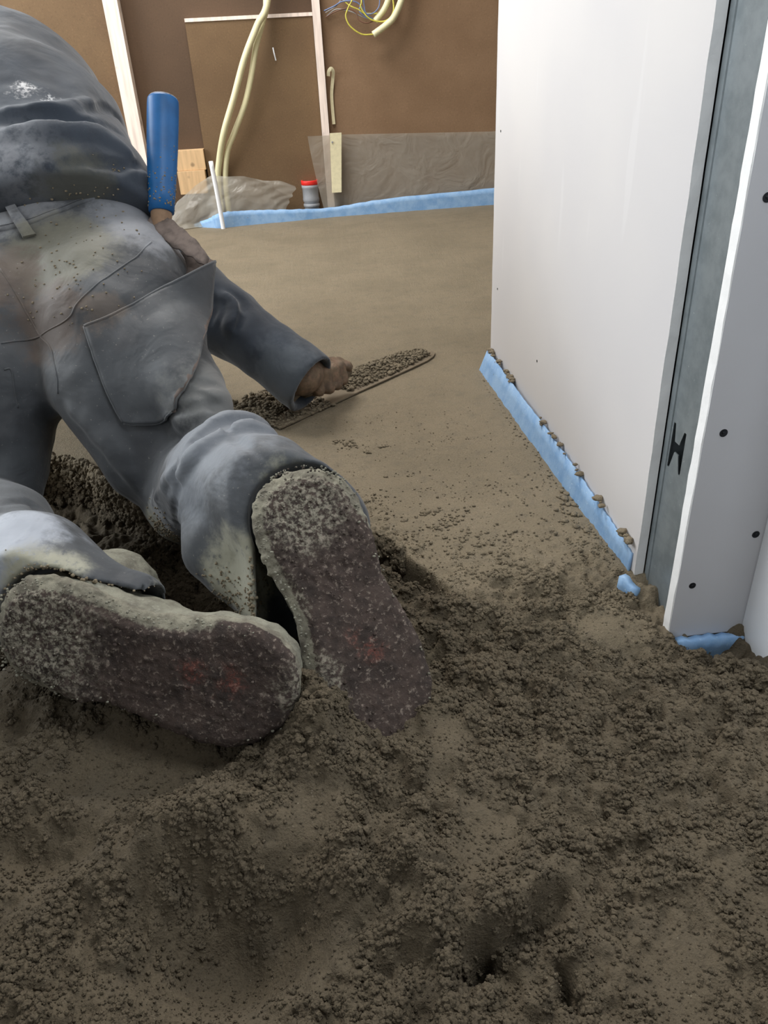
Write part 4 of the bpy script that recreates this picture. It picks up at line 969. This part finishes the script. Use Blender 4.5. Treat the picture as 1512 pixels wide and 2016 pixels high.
def sweater_material():
    m, nt, bs = newmat('dark_sweater'); tc = nd(nt, 'ShaderNodeTexCoord').outputs['Object']
    big = noise(nt, 8, 4, .6, tc); mid = noise(nt, 40, 5, .65, tc); fine = noise(nt, 500, 3, .6, tc)
    c = mix(nt, lin(56, 63, 73), lin(44, 49, 57), ramp(nt, big, .35, .68))
    c = mix(nt, c, lin(140, 142, 148), math_(nt, 'MULTIPLY', both(nt, blob(nt, tc, (-.40, 1.275, .475), .03, .085, mid, .06), ramp(nt, mid, .3, .7)), .75))
    c = mix(nt, c, lin(84, 84, 76), math_(nt, 'MULTIPLY', blob(nt, tc, (-.33, 1.27, .435), .03, .07, mid, .04), .7))
    pat = both(nt, blob(nt, tc, (-.402, 1.375, .556), .006, .030, mid, .04), ramp(nt, noise(nt, 150, 4, .7, tc), .42, .55))
    c = mix(nt, c, lin(206, 206, 208), pat)
    c = mix(nt, c, lin(196, 198, 202), both(nt, blob(nt, tc, (-.36, 1.36, .545), .004, .022, mid, .04), ramp(nt, noise(nt, 150, 4, .7, tc), .48, .58)))
    # sleeve: dust at the elbow, lit underside of the cuff painted pale
    c = mix(nt, c, lin(104, 110, 116), math_(nt, 'MULTIPLY', blob(nt, tc, (-.06, 1.33, .09), .03, .09, mid, .05), .5))
    c = mix(nt, c, lin(168, 168, 162), math_(nt, 'MULTIPLY', blob(nt, tc, (-.005, 1.315, .050), .016, .044, mid, .02), .85))
    c = mix(nt, c, lin(120, 124, 128), math_(nt, 'MULTIPLY', ramp(nt, fine, .68, .76), .4))
    nt.links.new(c, bs.inputs['Base Color']); bs.inputs['Roughness'].default_value = .85; bs.inputs['Specular IOR Level'].default_value = .2
    bs.inputs['Sheen Weight'].default_value = .25
    bump(nt, bs, [(noise(nt, 13, 3, .55, tc, .5), .35, .012), (fine, .25, .0008)])
    return m
def boot_material(sole=False):
    m, nt, bs = newmat('boot_sole_caked' if sole else 'boot_upper_caked'); tc = nd(nt, 'ShaderNodeTexCoord').outputs['Object']
    mid = noise(nt, 45, 5, .7, tc); gr = noise(nt, 210, 4, .7, tc); fine = noise(nt, 700, 3, .6, tc)
    if sole:
        c = mix(nt, lin(72, 61, 56), lin(52, 45, 42), ramp(nt, mid, .35, .7))
        for p_, a, b in (((-.035, .69, .19), .03, .07), ((-.33, .62, .11), .05, .12), ((-.03, .56, .05), .015, .05), ((-.06, .63, .11), .012, .035)):
            c = mix(nt, c, lin(150, 146, 130), math_(nt, 'MULTIPLY', both(nt, blob(nt, tc, p_, a, b, mid, .05), ramp(nt, gr, .42, .62)), .8))
        c = mix(nt, c, lin(132, 120, 110), math_(nt, 'MULTIPLY', ramp(nt, gr, .54, .68), .75))
        at = nt.nodes.new('ShaderNodeAttribute'); at.attribute_name = 'rim'
        c = mix(nt, c, mix(nt, lin(134, 130, 115), lin(98, 93, 83), ramp(nt, mid, .35, .65)), both(nt, ramp(nt, math_(nt, 'ADD', at.outputs['Fac'], math_(nt, 'MULTIPLY', math_(nt, 'SUBTRACT', gr, .5), .9)), .35, .65), .9 if False else ramp(nt, gr, .15, .4)))
        for p_ in ((.018, .60, .075), (.028, .592, .060), (-.150, .573, .075), (-.115, .565, .062)):
            c = mix(nt, c, lin(128, 56, 44), math_(nt, 'MULTIPLY', both(nt, blob(nt, tc, p_, .001, .022, mid, .03), ramp(nt, gr, .40, .62)), .45))
    else:
        c = mix(nt, lin(132, 130, 116), lin(104, 100, 90), ramp(nt, mid, .35, .7))
        c = mix(nt, c, lin(160, 158, 146), math_(nt, 'MULTIPLY', ramp(nt, gr, .55, .72), .5))
    nt.links.new(c, bs.inputs['Base Color']); bs.inputs['Roughness'].default_value = .9; bs.inputs['Specular IOR Level'].default_value = .2
    bump(nt, bs, [(mid, .35, .004), (gr, .6, .0022), (fine, .4, .0008)])
    return m
def skin_material():
    m, nt, bs = newmat('muddy_skin'); tc = nd(nt, 'ShaderNodeTexCoord').outputs['Object']
    mid = noise(nt, 60, 5, .7, tc); mud = ramp(nt, noise(nt, 90, 4, .7, tc), .3, .6)
    skin = mix(nt, lin(196, 150, 126), lin(176, 128, 106), ramp(nt, mid, .35, .7))
    hand = math_(nt, 'MAXIMUM', blob(nt, tc, (.03, 1.40, .06), .11, .15, mid, .02), blob(nt, tc, (-.77, 1.85, .03), .10, .14, mid, .02))
    c = mix(nt, skin, mix(nt, lin(112, 94, 74), lin(86, 72, 58), ramp(nt, mid, .35, .65)), math_(nt, 'MULTIPLY', hand, math_(nt, 'MULTIPLY_ADD' if False else 'ADD', math_(nt, 'MULTIPLY', mud, .2), .8)))
    for p_ in ((-.34, .68, .10), (-.05, .72, .17)): c = mix(nt, c, lin(46, 46, 48), blob(nt, tc, p_, .12, .14))     # socks
    nt.links.new(c, bs.inputs['Base Color']); bs.inputs['Roughness'].default_value = .7
    bump(nt, bs, [(mid, .5, .002), (noise(nt, 300, 3, .6, tc), .4, .0008)])
    return m
M_TROUS = trousers_material(); M_SWEAT = sweater_material(); M_BOOT = boot_material(); M_SOLE = boot_material(True); M_SKIN = skin_material()
M_HAIR = simple('dark_hair', lin(58, 46, 38), .6, bstr=.6, bscale=150); M_INNER = simple('pocket_lining_muddy', lin(108, 96, 90), .9, scale=60, var=.25, bstr=.5, bscale=120)

PERSON = empty('person', (-.38, 1.1, 0))
tag(PERSON, 'person in dusty grey work trousers and dark sweater kneeling, right hand on a trowel', 'person')

# ---- body: one continuous figure under the clothes, bare only at head and hands
def make_body():
    s = SDF((-1.0, .60, -.08), (.14, 2.30, .80), .0055)
    lower(s, -.018); upper(s, -.060, -.014)
    # feet inside the boots
    for (h, u, v, w, L) in (BOOT_R, BOOT_L):
        a = h+u*.055-w*.075; s.cap(a, h+u*.16-w*.066, .034, .026, .02); s.cap(h+u*.16-w*.066, h+u*.25-w*.055, .026, .018, .02)
    s.cap(J['ankR'], BOOT_R[0]+BOOT_R[1]*.055-BOOT_R[3]*.08, .04, .034, .02); s.cap(J['ankL'], BOOT_L[0]+BOOT_L[1]*.055-BOOT_L[3]*.08, .04, .034, .02)
    for (hh, uu, vv, ww, LL) in (BOOT_R, BOOT_L):
        sl, G = s.sub(hh-.2, hh+.2, .02); dw = sum((G[i]-hh[i])*ww[i] for i in range(3))
        s.merge(sl, (-dw-.060).astype(np.float32), .004, 'sub')
    # neck and head (looking down at the work)
    nk, hd = J['neck'], J['head']; f = nrm((-.02, .35, -.85)); upv = nrm((-.05, .90, .36)); sd = np.cross(f, upv)
    s.cap(nk-(0, .06, .01), hd-upv*.05, .058, .055, .03)
    s.cap(hd, hd+upv*.045-f*.012, .080, .084, .02); s.cap(hd+f*.03-upv*.03, hd+f*.045-upv*.075, .060, .040, .03)   # skull, jaw
    s.cap(hd+f*.085+upv*.010, hd+f*.108-upv*.028, .010, .014, .012)                                               # nose
    s.cap(hd+f*.082-upv*.062-sd*.018, hd+f*.082-upv*.062+sd*.018, .009, .009, .006); s.cap(hd+f*.094-upv*.0665-sd*.02, hd+f*.094-upv*.0665+sd*.02, .003, .003, .003, 'sub')
    for e in (-1, 1):
        s.cap(hd+f*.092+sd*e*.032+upv*.008, hd+f*.095+sd*e*.034+upv*.008, .012, .012, .008, 'sub'); s.cap(hd+f*.076+sd*e*.032+upv*.008, hd+f*.077+sd*e*.032+upv*.008, .012, .012, .004)
        s.cap(hd+sd*e*.082+upv*.015-f*.01, hd+sd*e*.086-upv*.030-f*.004, .016, .011, .008)
    # right hand closed round the trowel handle
    a = nrm((.71, .70, 0)); g = nrm((.70, -.71, 0)); c0 = np.array((.012, 1.412, .046)); z = np.array((0, 0, 1.)); wr = J['wrR']
    s.cap(wr, wr+(.012, .012, .0), .034, .030, .015)
    kn = [c0 - g*.006 + a*t + z*(.031-abs(t)*.12) for t in (-.036, -.013, .010, .032)]
    for k_ in kn: s.cap(wr+(.008, .014, .0), k_, .024, .0135, .008)
    for k_, ln in zip(kn, (.024, .029, .029, .024)):
        p1 = k_+g*ln*.80-z*.003; p2 = p1+g*.007-z*ln*1.05; p3 = p2-g*ln*.75-z*.006
        s.chain([(k_, .0128), (p1, .0120), (p2, .0108), (p3, .0090)], .0030)
    th0 = wr+(.010, .040, -.004); s.chain([(th0, .017), (c0-g*.022+a*.030+z*.010, .0145), (c0-g*.012+a*.054+z*.020, .0128), (c0+g*.008+a*.062+z*.014, .0105)], .004)
    # left hand flat on the floor
    w2 = J['wrL']; s.cap(w2, w2+(.005, .05, -.032), .030, .026, .015); pc = w2+(.006, .085, -.042)
    s.cap(pc-(.022, 0, 0), pc+(.022, 0, 0), .018, .018, .012)
    for i_, (o_, ln) in enumerate(((-.034, .060), (-.012, .074), (.011, .078), (.033, .068))):
        k_ = pc+(o_, .012, .002); s.chain([(k_, .0115), (k_+(o_*.25, ln*.5, .008), .0105), (k_+(o_*.4, ln, -.008), .0085)], .005)
    s.chain([(w2+(.025, .035, -.03), .015), (w2+(.055, .065, -.036), .0125), (w2+(.066, .092, -.044), .010)], .006)
    return s
BODY = finish(make_body(), 'body', M_SKIN, PERSON)
def make_hair():
    s = SDF((-.78, 1.95, .34), (-.46, 2.26, .64), .006); hd = J['head']; upv = nrm((-.05, .90, .36)); f = nrm((-.02, .35, -.85))
    s.cap(hd-f*.014+upv*.008, hd+upv*.052-f*.02, .086, .089, .02); s.cap(hd-f*.035-upv*.02, hd-f*.03+upv*.02, .068, .075, .02)
    s.plane(hd+f*.045, f*.8-upv*.55); s.add_noise(.005, .018, 91); return s
finish(make_hair(), 'hair', M_HAIR, PERSON)

# ---- trousers with seams, waistband, belt loop and a gaping tool pocket
TROUS = finish(make_trousers(), 'trousers', M_TROUS, PERSON)
def bvh(o): return BVHTree.FromPolygons([v.co.copy() for v in o.data.vertices], [p.vertices[:] for p in o.data.polygons])
TB = bvh(TROUS)
def snap(p, off=0.0, tree=None):
    loc, n, _, _ = (tree or TB).find_nearest(Vector(p)); return loc+n*off, n
def seam(pts, r, name='seam', parent=TROUS, off=.0004):
    P = [snap(p, off)[0] for p in catmull(pts, 8)]
    for _ in range(2): P = [P[0]]+[(P[i-1]+2*P[i]+P[i+1])/4 for i in range(1, len(P)-1)]+[P[-1]]
    bm = bmesh.new(); tube(bm, P, r, 6); return bm_obj(name, bm, M_TROUS, parent, smooth=True)
for k_, q in enumerate(SEAMS):
    seam(q, .0015, off=-.0002)
# waistband: raised flat band between its lower edge and the sweater
wb_ = [Vector(p) for p in catmull([(-.4800, 1.232, .3850)]+BAND, 6)]
bm = bmesh.new(); rows = []
for p in wb_:
    l, n = snap(p, .0032); u_ = Vector((0, .84, .54)); hi2, n2 = snap(l+u_*.040, .0032); b_, _ = snap(p, -.002)
    rows.append([bm.verts.new(b_), bm.verts.new(l), bm.verts.new(snap(l+u_*.014, .0036)[0]), bm.verts.new(snap(l+u_*.027, .0034)[0]), bm.verts.new(hi2)])
for a, b in zip(rows[:-1], rows[1:]):
    for k in range(4): bm.faces.new((a[k], b[k], b[k+1], a[k+1]))
wbo = bm_obj('waistband', bm, M_TROUS, TROUS, smooth=True)
seam([Vector(p)+Vector((0, .006, .0045)) for p in BAND], .0010, 'stitching', TROUS, .004)
# belt loop
bm = bmesh.new(); rows = []
L3 = [Vector(p) for p in LOOP]
for t in np.linspace(0, 1, 9):
    if t <= .5: a, b = L3[0].lerp(L3[2], t*2), L3[1].lerp(L3[3], t*2)
    else: a, b = L3[2].lerp(L3[4], t*2-1), L3[3].lerp(L3[5], t*2-1)
    h_ = .0075+.004*math.sin(math.pi*t)
    (pa, na), (pb, nb) = snap(a, h_), snap(b, h_)
    rows.append([bm.verts.new(pa), bm.verts.new(pb), bm.verts.new(pb-nb*.004), bm.verts.new(pa-na*.004)])
for a, b in zip(rows[:-1], rows[1:]):
    for k in range(4): bm.faces.new((a[k], a[(k+1) % 4], b[(k+1) % 4], b[k]))
bm.faces.new(rows[0]); bm.faces.new(rows[-1][::-1]); bm_obj('belt_loop', bm, M_TROUS, TROUS, smooth=False)
# tool pocket: a patch of cloth that stands away from the hip at its upper outer corner
def pocket():
    n = 7; G = [[Vector(POCKET[j*n+i]) for i in range(n)] for j in range(n)]
    m = 30; rowsP = [catmull(G[j], 5) for j in range(n)]; k = len(rowsP[0])
    cols = [catmull([rowsP[j][i] for j in range(n)], 5) for i in range(k)]; h_ = len(cols[0])
    bm = bmesh.new(); V = []
    out = Vector((.80, -.52, .18)).normalized()
    for i in range(k):
        col = []
        for j in range(h_):
            u_, v_ = i/(k-1), j/(h_-1)
            p, nn = snap(cols[i][j], .0055)
            gape = .046*max(0, (u_-.35)/.65)**1.5*max(0, 1-v_/.85)**1.3
            bulge = .012*math.sin(math.pi*u_)*math.sin(math.pi*min(v_*1.1, 1))
            p = p+out*gape+nn*bulge + Vector((0, 0, .012*max(0, u_-.5)*max(0, 1-v_*2.5)))
            col.append(bm.verts.new(p))
        V.append(col)
    for i in range(k-1):
        for j in range(h_-1): bm.faces.new((V[i][j], V[i][j+1], V[i+1][j+1], V[i+1][j]))
    o = bm_obj('tool_pocket', bm, M_TROUS, TROUS, smooth=True)
    md = o.modifiers.new('thick', 'SOLIDIFY'); md.thickness = .0035; md.offset = 0
    top = [V_.copy() for V_ in (Vector(o.data.vertices[i*h_].co) for i in range(k))]
    bm = bmesh.new(); tube(bm, top, .0026, 6); bm_obj('pocket_hem', bm, M_TROUS, TROUS, smooth=True)
    for edge in ([o.data.vertices[j].co.copy() for j in range(h_)], [o.data.vertices[i*h_+h_-1].co.copy() for i in range(k)]):
        bm = bmesh.new(); tube(bm, edge, .0020, 6); bm_obj('seam', bm, M_TROUS, TROUS, smooth=True)
    # outer gusset joining the standing corner back to the hip, with the muddy lining
    bm = bmesh.new(); A = []; side = [o.data.vertices[(k-1)*h_+j].co.copy() for j in range(h_)]
    for j, p in enumerate(side):
        b_ = snap(Vector(POCKET[6])*(1-j/(h_-1)) + side[-1]*(j/(h_-1)) + Vector((.0, .035*(1-j/(h_-1)), .03*(1-j/(h_-1)))), .002)[0]
        A.append([bm.verts.new(p.lerp(b_, t)+out*.006*math.sin(math.pi*t)) for t in (0, .25, .5, .75, 1)])
    for a, b in zip(A[:-1], A[1:]):
        for q in range(4): bm.faces.new((a[q], a[q+1], b[q+1], b[q]))
    o2 = bm_obj('pocket_gusset', bm, M_INNER, TROUS, smooth=True); md = o2.modifiers.new('thick', 'SOLIDIFY'); md.thickness = .003
    return o
POCK = pocket()
# muddy flap of lining that stands between the tool and the outer pocket corner
P0 = [(-.243, 1.272, .372), (-.222, 1.250, .362), (-.198, 1.222, .350), (-.172, 1.200, .338), (-.150, 1.180, .326)]
P1 = [(-.226, 1.300, .392), (-.205, 1.278, .382), (-.182, 1.250, .368), (-.158, 1.218, .352), (-.144, 1.192, .336)]
bm = bmesh.new(); rows = []
for k_, (a, b) in enumerate(zip(catmull(P0, 5), catmull(P1, 5))):
    rows.append([bm.verts.new(a.lerp(b, t)+Vector((0, 0, .002*math.sin(k_*1.7+t*3)))) for t in (0, .25, .5, .75, 1)])
for a, b in zip(rows[:-1], rows[1:]):
    for q in range(4): bm.faces.new((a[q], b[q], b[q+1], a[q+1]))
fl = bm_obj('pocket_lining', bm, M_INNER, TROUS, smooth=True); md = fl.modifiers.new('thick', 'SOLIDIFY'); md.thickness = .003
rng = np.random.default_rng(8)
def stuck(name, pts, tree, parent, n_each, spread, r0, r1, seed):
    it = []
    for p in pts:
        for _ in range(n_each):
            q, n_ = snap(Vector(p)+Vector(rng.normal(0, spread, 3)), .0005, tree); it.append((q.x, q.y, q.z, rng.uniform(r0, r1)))
    o = lumps(name, it, M_SCREED, parent, seed, .8, .003); o['kind'] = 'stuff'; return o
stuck('mortar_specks', SPECKS, TB, TROUS, 1, .002, .0008, .0020, 31)
stuck('mortar_crust', [(-.12, .66, .09), (-.105, .64, .10), (-.10, .70, .06), (-.12, .73, .07), (-.09, .63, .12), (-.24, .91, .03), (-.225, .90, .05), (-.30, .65, .13), (-.26, .64, .12)], TB, TROUS, 70, .016, .0007, .0021, 32)

# ---- sweater
def make_sweater():
    s = SDF((-1.0, 1.2, -.02), (.10, 2.05, .78), .0044)
    upper(s, .006)
    s.cap((-.43,1.340,.335), (-.325,1.328,.330), .116, .111, .05)
    f = nrm(J['wrR']-J['elR'])
    s.cap(J['wrR']-f*.07, J['wrR']+f*.03+(0,0,-.006), .050, .058, .02)
    s.line([(-.52, 1.295, .405), (-.4383, 1.280, .4331), (-.3647, 1.290, .4292), (-.2905, 1.31, .4276), (-.2436, 1.3243, .4327)], .012, .012, 'add')
    for a in SW_ADD: s.line(a[1], a[0], .014, 'add')
    for a in SW_CUT: s.line(a[1], a[0], .010, 'sub')
    s.add_noise(.004, .06, 71); s.add_noise(.0016, .024, 72)
    sl, G = s.sub(J['wrR']-.10, J['wrR']+.12, 0)
    dd = (G[0]-J['wrR'][0])*f[0]+(G[1]-J['wrR'][1])*f[1]+(G[2]-J['wrR'][2])*f[2]-.026
    s.merge(sl, (-dd).astype(np.float32), .004, 'sub')
    s.cap(J['wrR']-f*.02, J['wrR']+f*.06, .046, .052, .004, 'sub')       # open cuff
    f2 = nrm(J['wrL']-J['elL']); sl, G = s.sub(J['wrL']-.10, J['wrL']+.12, 0)
    dd = (G[0]-J['wrL'][0])*f2[0]+(G[1]-J['wrL'][1])*f2[1]+(G[2]-J['wrL'][2])*f2[2]
    s.merge(sl, (-dd).astype(np.float32), .004, 'sub')
    s.plane(J['neck']-(0, .02, 0), nrm(J['head']-J['neck']))              # collar
    sl, G = s.sub((-.8, 1.15, .2), (-.225, 1.45, .6), 0)                   # hem
    n = nrm(np.cross(np.array(HEM[1])-HEM[0], np.array(HEM[2])-HEM[0])); n = n if n[1] < 0 else -n
    dd = (G[0]-HEM[0][0])*n[0]+(G[1]-HEM[0][1])*n[1]+(G[2]-HEM[0][2])*n[2]
    s.merge(sl, (-dd).astype(np.float32), .008, 'sub')
    return s
HEM = ((-.45, 1.250, .420), (-.25, 1.280, .425), (-.37, 1.43, .20))
SWEAT = finish(make_sweater(), 'sweater', M_SWEAT, PERSON)
stuck('mortar_specks', [(-.33, 1.27, .43), (-.36, 1.27, .43), (-.30, 1.28, .44), (-.28, 1.29, .44), (-.40, 1.27, .43)], bvh(SWEAT), SWEAT, 9, .012, .0008, .0022, 33)

# ---- boots
def sole_outline():
    U = np.array([0, .01, .03, .08, .15, .25, .38, .5, .62, .72, .82, .9, .96, .99, 1.0])
    lat = np.array([0, .020, .035, .052, .060, .062, .060, .060, .066, .070, .067, .056, .038, .020, 0])
    med = np.array([0, .020, .034, .050, .057, .058, .052, .046, .052, .060, .062, .055, .040, .022, 0])
    return U, lat, med
def outline_dist(L, X, Y, grow=0.0):
    U, lat, med = sole_outline()
    pts = [(a*L, b) for a, b in zip(U, lat)] + [(a*L, -b) for a, b in list(zip(U, med))[::-1][1:-1]]
    d = np.full(X.shape, 9.); ins = np.zeros(X.shape, bool); n = len(pts)
    for i in range(n):
        (ax, ay), (bx_, by) = pts[i], pts[(i+1) % n]; ex, ey = bx_-ax, by-ay
        t = np.clip(((X-ax)*ex+(Y-ay)*ey)/(ex*ex+ey*ey), 0, 1)
        d = np.minimum(d, np.hypot(X-ax-t*ex, Y-ay-t*ey))
        ins ^= ((ay > Y) != (by > Y)) & (X < ex*(Y-ay)/(by-ay+1e-12)+ax)
    return np.where(ins, -d, d)-grow
def slab(s, d2, zc, half, rnd):
    Z = s.lo[2]+np.arange(s.n[2])*s.h
    q0 = (d2+rnd)[:, :, None]; q1 = (np.abs(Z-zc)-half+rnd)[None, None, :]
    return (np.sqrt(np.maximum(q0, 0)**2+np.maximum(q1, 0)**2)+np.minimum(np.maximum(q0, q1), 0)-rnd).astype(np.float32)
def make_boot(frm, flip, seed):
    h, u, v, w, L = frm; sgn = -1 if flip else 1
    def world(V): return h + V[:, :1]*u + V[:, 1:2]*v*sgn + V[:, 2:]*w
    def emit(s, name, material, parent):
        V, F = s.mesh(); F = F[:, ::-1] if flip else F
        return pydata(name, world(V), F, material, parent, smooth=True)
    s = SDF((-.03, -.09, -.17), (L+.02, .09, .0), .0030)
    gx = s.lo[0]+np.arange(s.n[0])*s.h; gy = s.lo[1]+np.arange(s.n[1])*s.h
    X, Y = np.meshgrid(gx, gy, indexing='ij'); d2 = outline_dist(L, X, Y, -.004)
    s.d = slab(s, d2, -.034, .020, .012)
    s.cap((.065, 0, -.062), (.15, .004, -.066), .042, .040, .02); s.cap((.15, .004, -.064), (L-.055, .006, -.050), .040, .030, .02)
    s.cap((.062, 0, -.075), (.058, 0, -.15), .050, .056, .02)
    s.add_noise(.0022, .02, seed+3); s.add_noise(.0014, .007, seed+4)
    boot = emit(s, 'boot', M_BOOT, PERSON)
    s = SDF((-.02, -.09, -.05), (L+.02, .09, .02), .0019)
    gx = s.lo[0]+np.arange(s.n[0])*s.h; gy = s.lo[1]+np.arange(s.n[1])*s.h
    X, Y = np.meshgrid(gx, gy, indexing='ij'); d2 = outline_dist(L, X, Y)
    s.d = slab(s, d2, -.014, .014, .011)
    idx = np.argwhere(np.abs(s.d) < .02); P = [s.lo[i]+idx[:, i]*s.h for i in range(3)]
    hl = sstep(-P[0], -.48*L, -.30*L)
    n1 = vn(P, .0085, seed+11); n2 = vn(P, .0042, seed+12); n0 = vn(P, .035, seed+13)
    amp = .0012*n0 + (.40+.60*hl)*(.0034*np.abs(n1)-.0012) + (.6+.4*hl)*.0017*n2
    step = .0035*np.exp(-((P[0]-.42*L)/(.07*L))**2)      # waist of the sole between heel and ball
    def rim(x, y):
        d_ = outline_dist(L, x, y); side = np.maximum(sstep(-y, -.010, .020)*sstep(-x, -.80*L, -.62*L), sstep(-x, -.10, -.05)*.9)
        return sstep(d_, -.020, -.004)*side
    rm = rim(P[0], P[1])
    s.d[idx[:, 0], idx[:, 1], idx[:, 2]] -= (amp-step-.011*rm*sstep(P[2], -.016, -.004)).astype(np.float32)
    V_, F_ = s.mesh(); F_ = F_[:, ::-1] if flip else F_
    sole = pydata('sole', world(V_), F_, M_SOLE, boot, smooth=True)
    at = sole.data.attributes.new('rim', 'FLOAT', 'POINT'); at.data.foreach_set('value', np.maximum(rim(V_[:, 0], V_[:, 1]), .9*sstep(-V_[:, 2], .006, .014)).astype(np.float32))
    it = []; it2 = []
    q = np.random.default_rng(seed)
    for _ in range(520):                                  # grains stuck mostly on the heel and along the rim
        a = q.uniform(.02, .98)**(1.5); b = q.uniform(-1, 1); U, lat, med = sole_outline()
        wv = np.interp(a, U, lat) if b > 0 else np.interp(a, U, med)
        if q.uniform() < .35: b = math.copysign(q.uniform(.86, 1.0), b)
        elif a > .5 and q.uniform() < .6: continue
        p = h+u*a*L+v*sgn*b*wv*.97+w*(.0008 if abs(b) < .85 else -.006*q.uniform(0, 2)); (it2 if abs(b) > .8 else it).append((*p, q.uniform(.0006, .0019)))
    for l_, m_ in ((it, M_SOLE), (it2, M_BOOT)):
        o = lumps('mortar_crust', l_, m_, boot, seed, .85, .0025); o['kind'] = 'stuff'
    return boot
BR = make_boot(BOOT_R, False, 100); BL = make_boot(BOOT_L, True, 200)

# ------------------------------------------------------------------ blue-handled tool standing in the pocket
M_BLUEH = simple('blue_rubber_grip', lin(26, 92, 150), .42, var=.12, scale=40, bstr=.15, bscale=200)
M_FERR = simple('muddy_ferrule', lin(134, 108, 86), .8, scale=80, bstr=.4, bscale=120)
ht = empty('hand_tool', (-.215, 1.28, .38)); tag(ht, 'hand tool with a thick blue grip sticking out of the trouser pocket', 'tool')
tA, tB = Vector((-.1985, 1.3830, .5410)), Vector((-.2180, 1.2930, .3880))
ax_ = (tB-tA).normalized()
M_WORN = simple('worn_grip_end', lin(150, 150, 156), .8, var=.3, scale=200, bstr=.3)
bm = bmesh.new(); tube(bm, [tA+ax_*t for t in (-.0012, -.0010, .0015)], [.0205, .0222, .0236], 28); bm_obj('grip_end', bm, M_WORN, ht, smooth=True)
bm = bmesh.new(); tube(bm, [tA+ax_*t for t in (.0012, .004, .010, .030, .07, .11, .15, .176)], [.0236, .0240, .0243, .0243, .0238, .0226, .0208, .0194], 28)
grip = bm_obj('grip', bm, M_BLUEH, ht, smooth=True)
bm = bmesh.new(); tube(bm, [tA+ax_*t for t in (.176, .178, .205, .212)], [.0150, .0165, .0150, .012], 20); bm_obj('ferrule', bm, M_FERR, ht, smooth=True)
bm = bmesh.new(); tube(bm, [tA+ax_*t for t in (.21, .235, .27)], [.0085, .0075, .007], 12); bm_obj('tang', bm, M_FERR, ht, smooth=True)
it = []; q = np.random.default_rng(77)
sd_ = ax_.cross(Vector((0, 0, 1))).normalized(); s2_ = ax_.cross(sd_)
for _ in range(520):
    t = .17*q.uniform(.35, 1)**.8; a = q.uniform(0, 6.28)
    if math.cos(a) > -.2 and q.uniform() < .55: continue
    p = tA+ax_*t+(sd_*math.cos(a)+s2_*math.sin(a))*(.0238-.004*t/.17); it.append((p.x, p.y, p.z, q.uniform(.0007, .0022)))
o = lumps('mortar_specks', it, M_SCREED, ht, 9, .9, .004); o['kind'] = 'stuff'
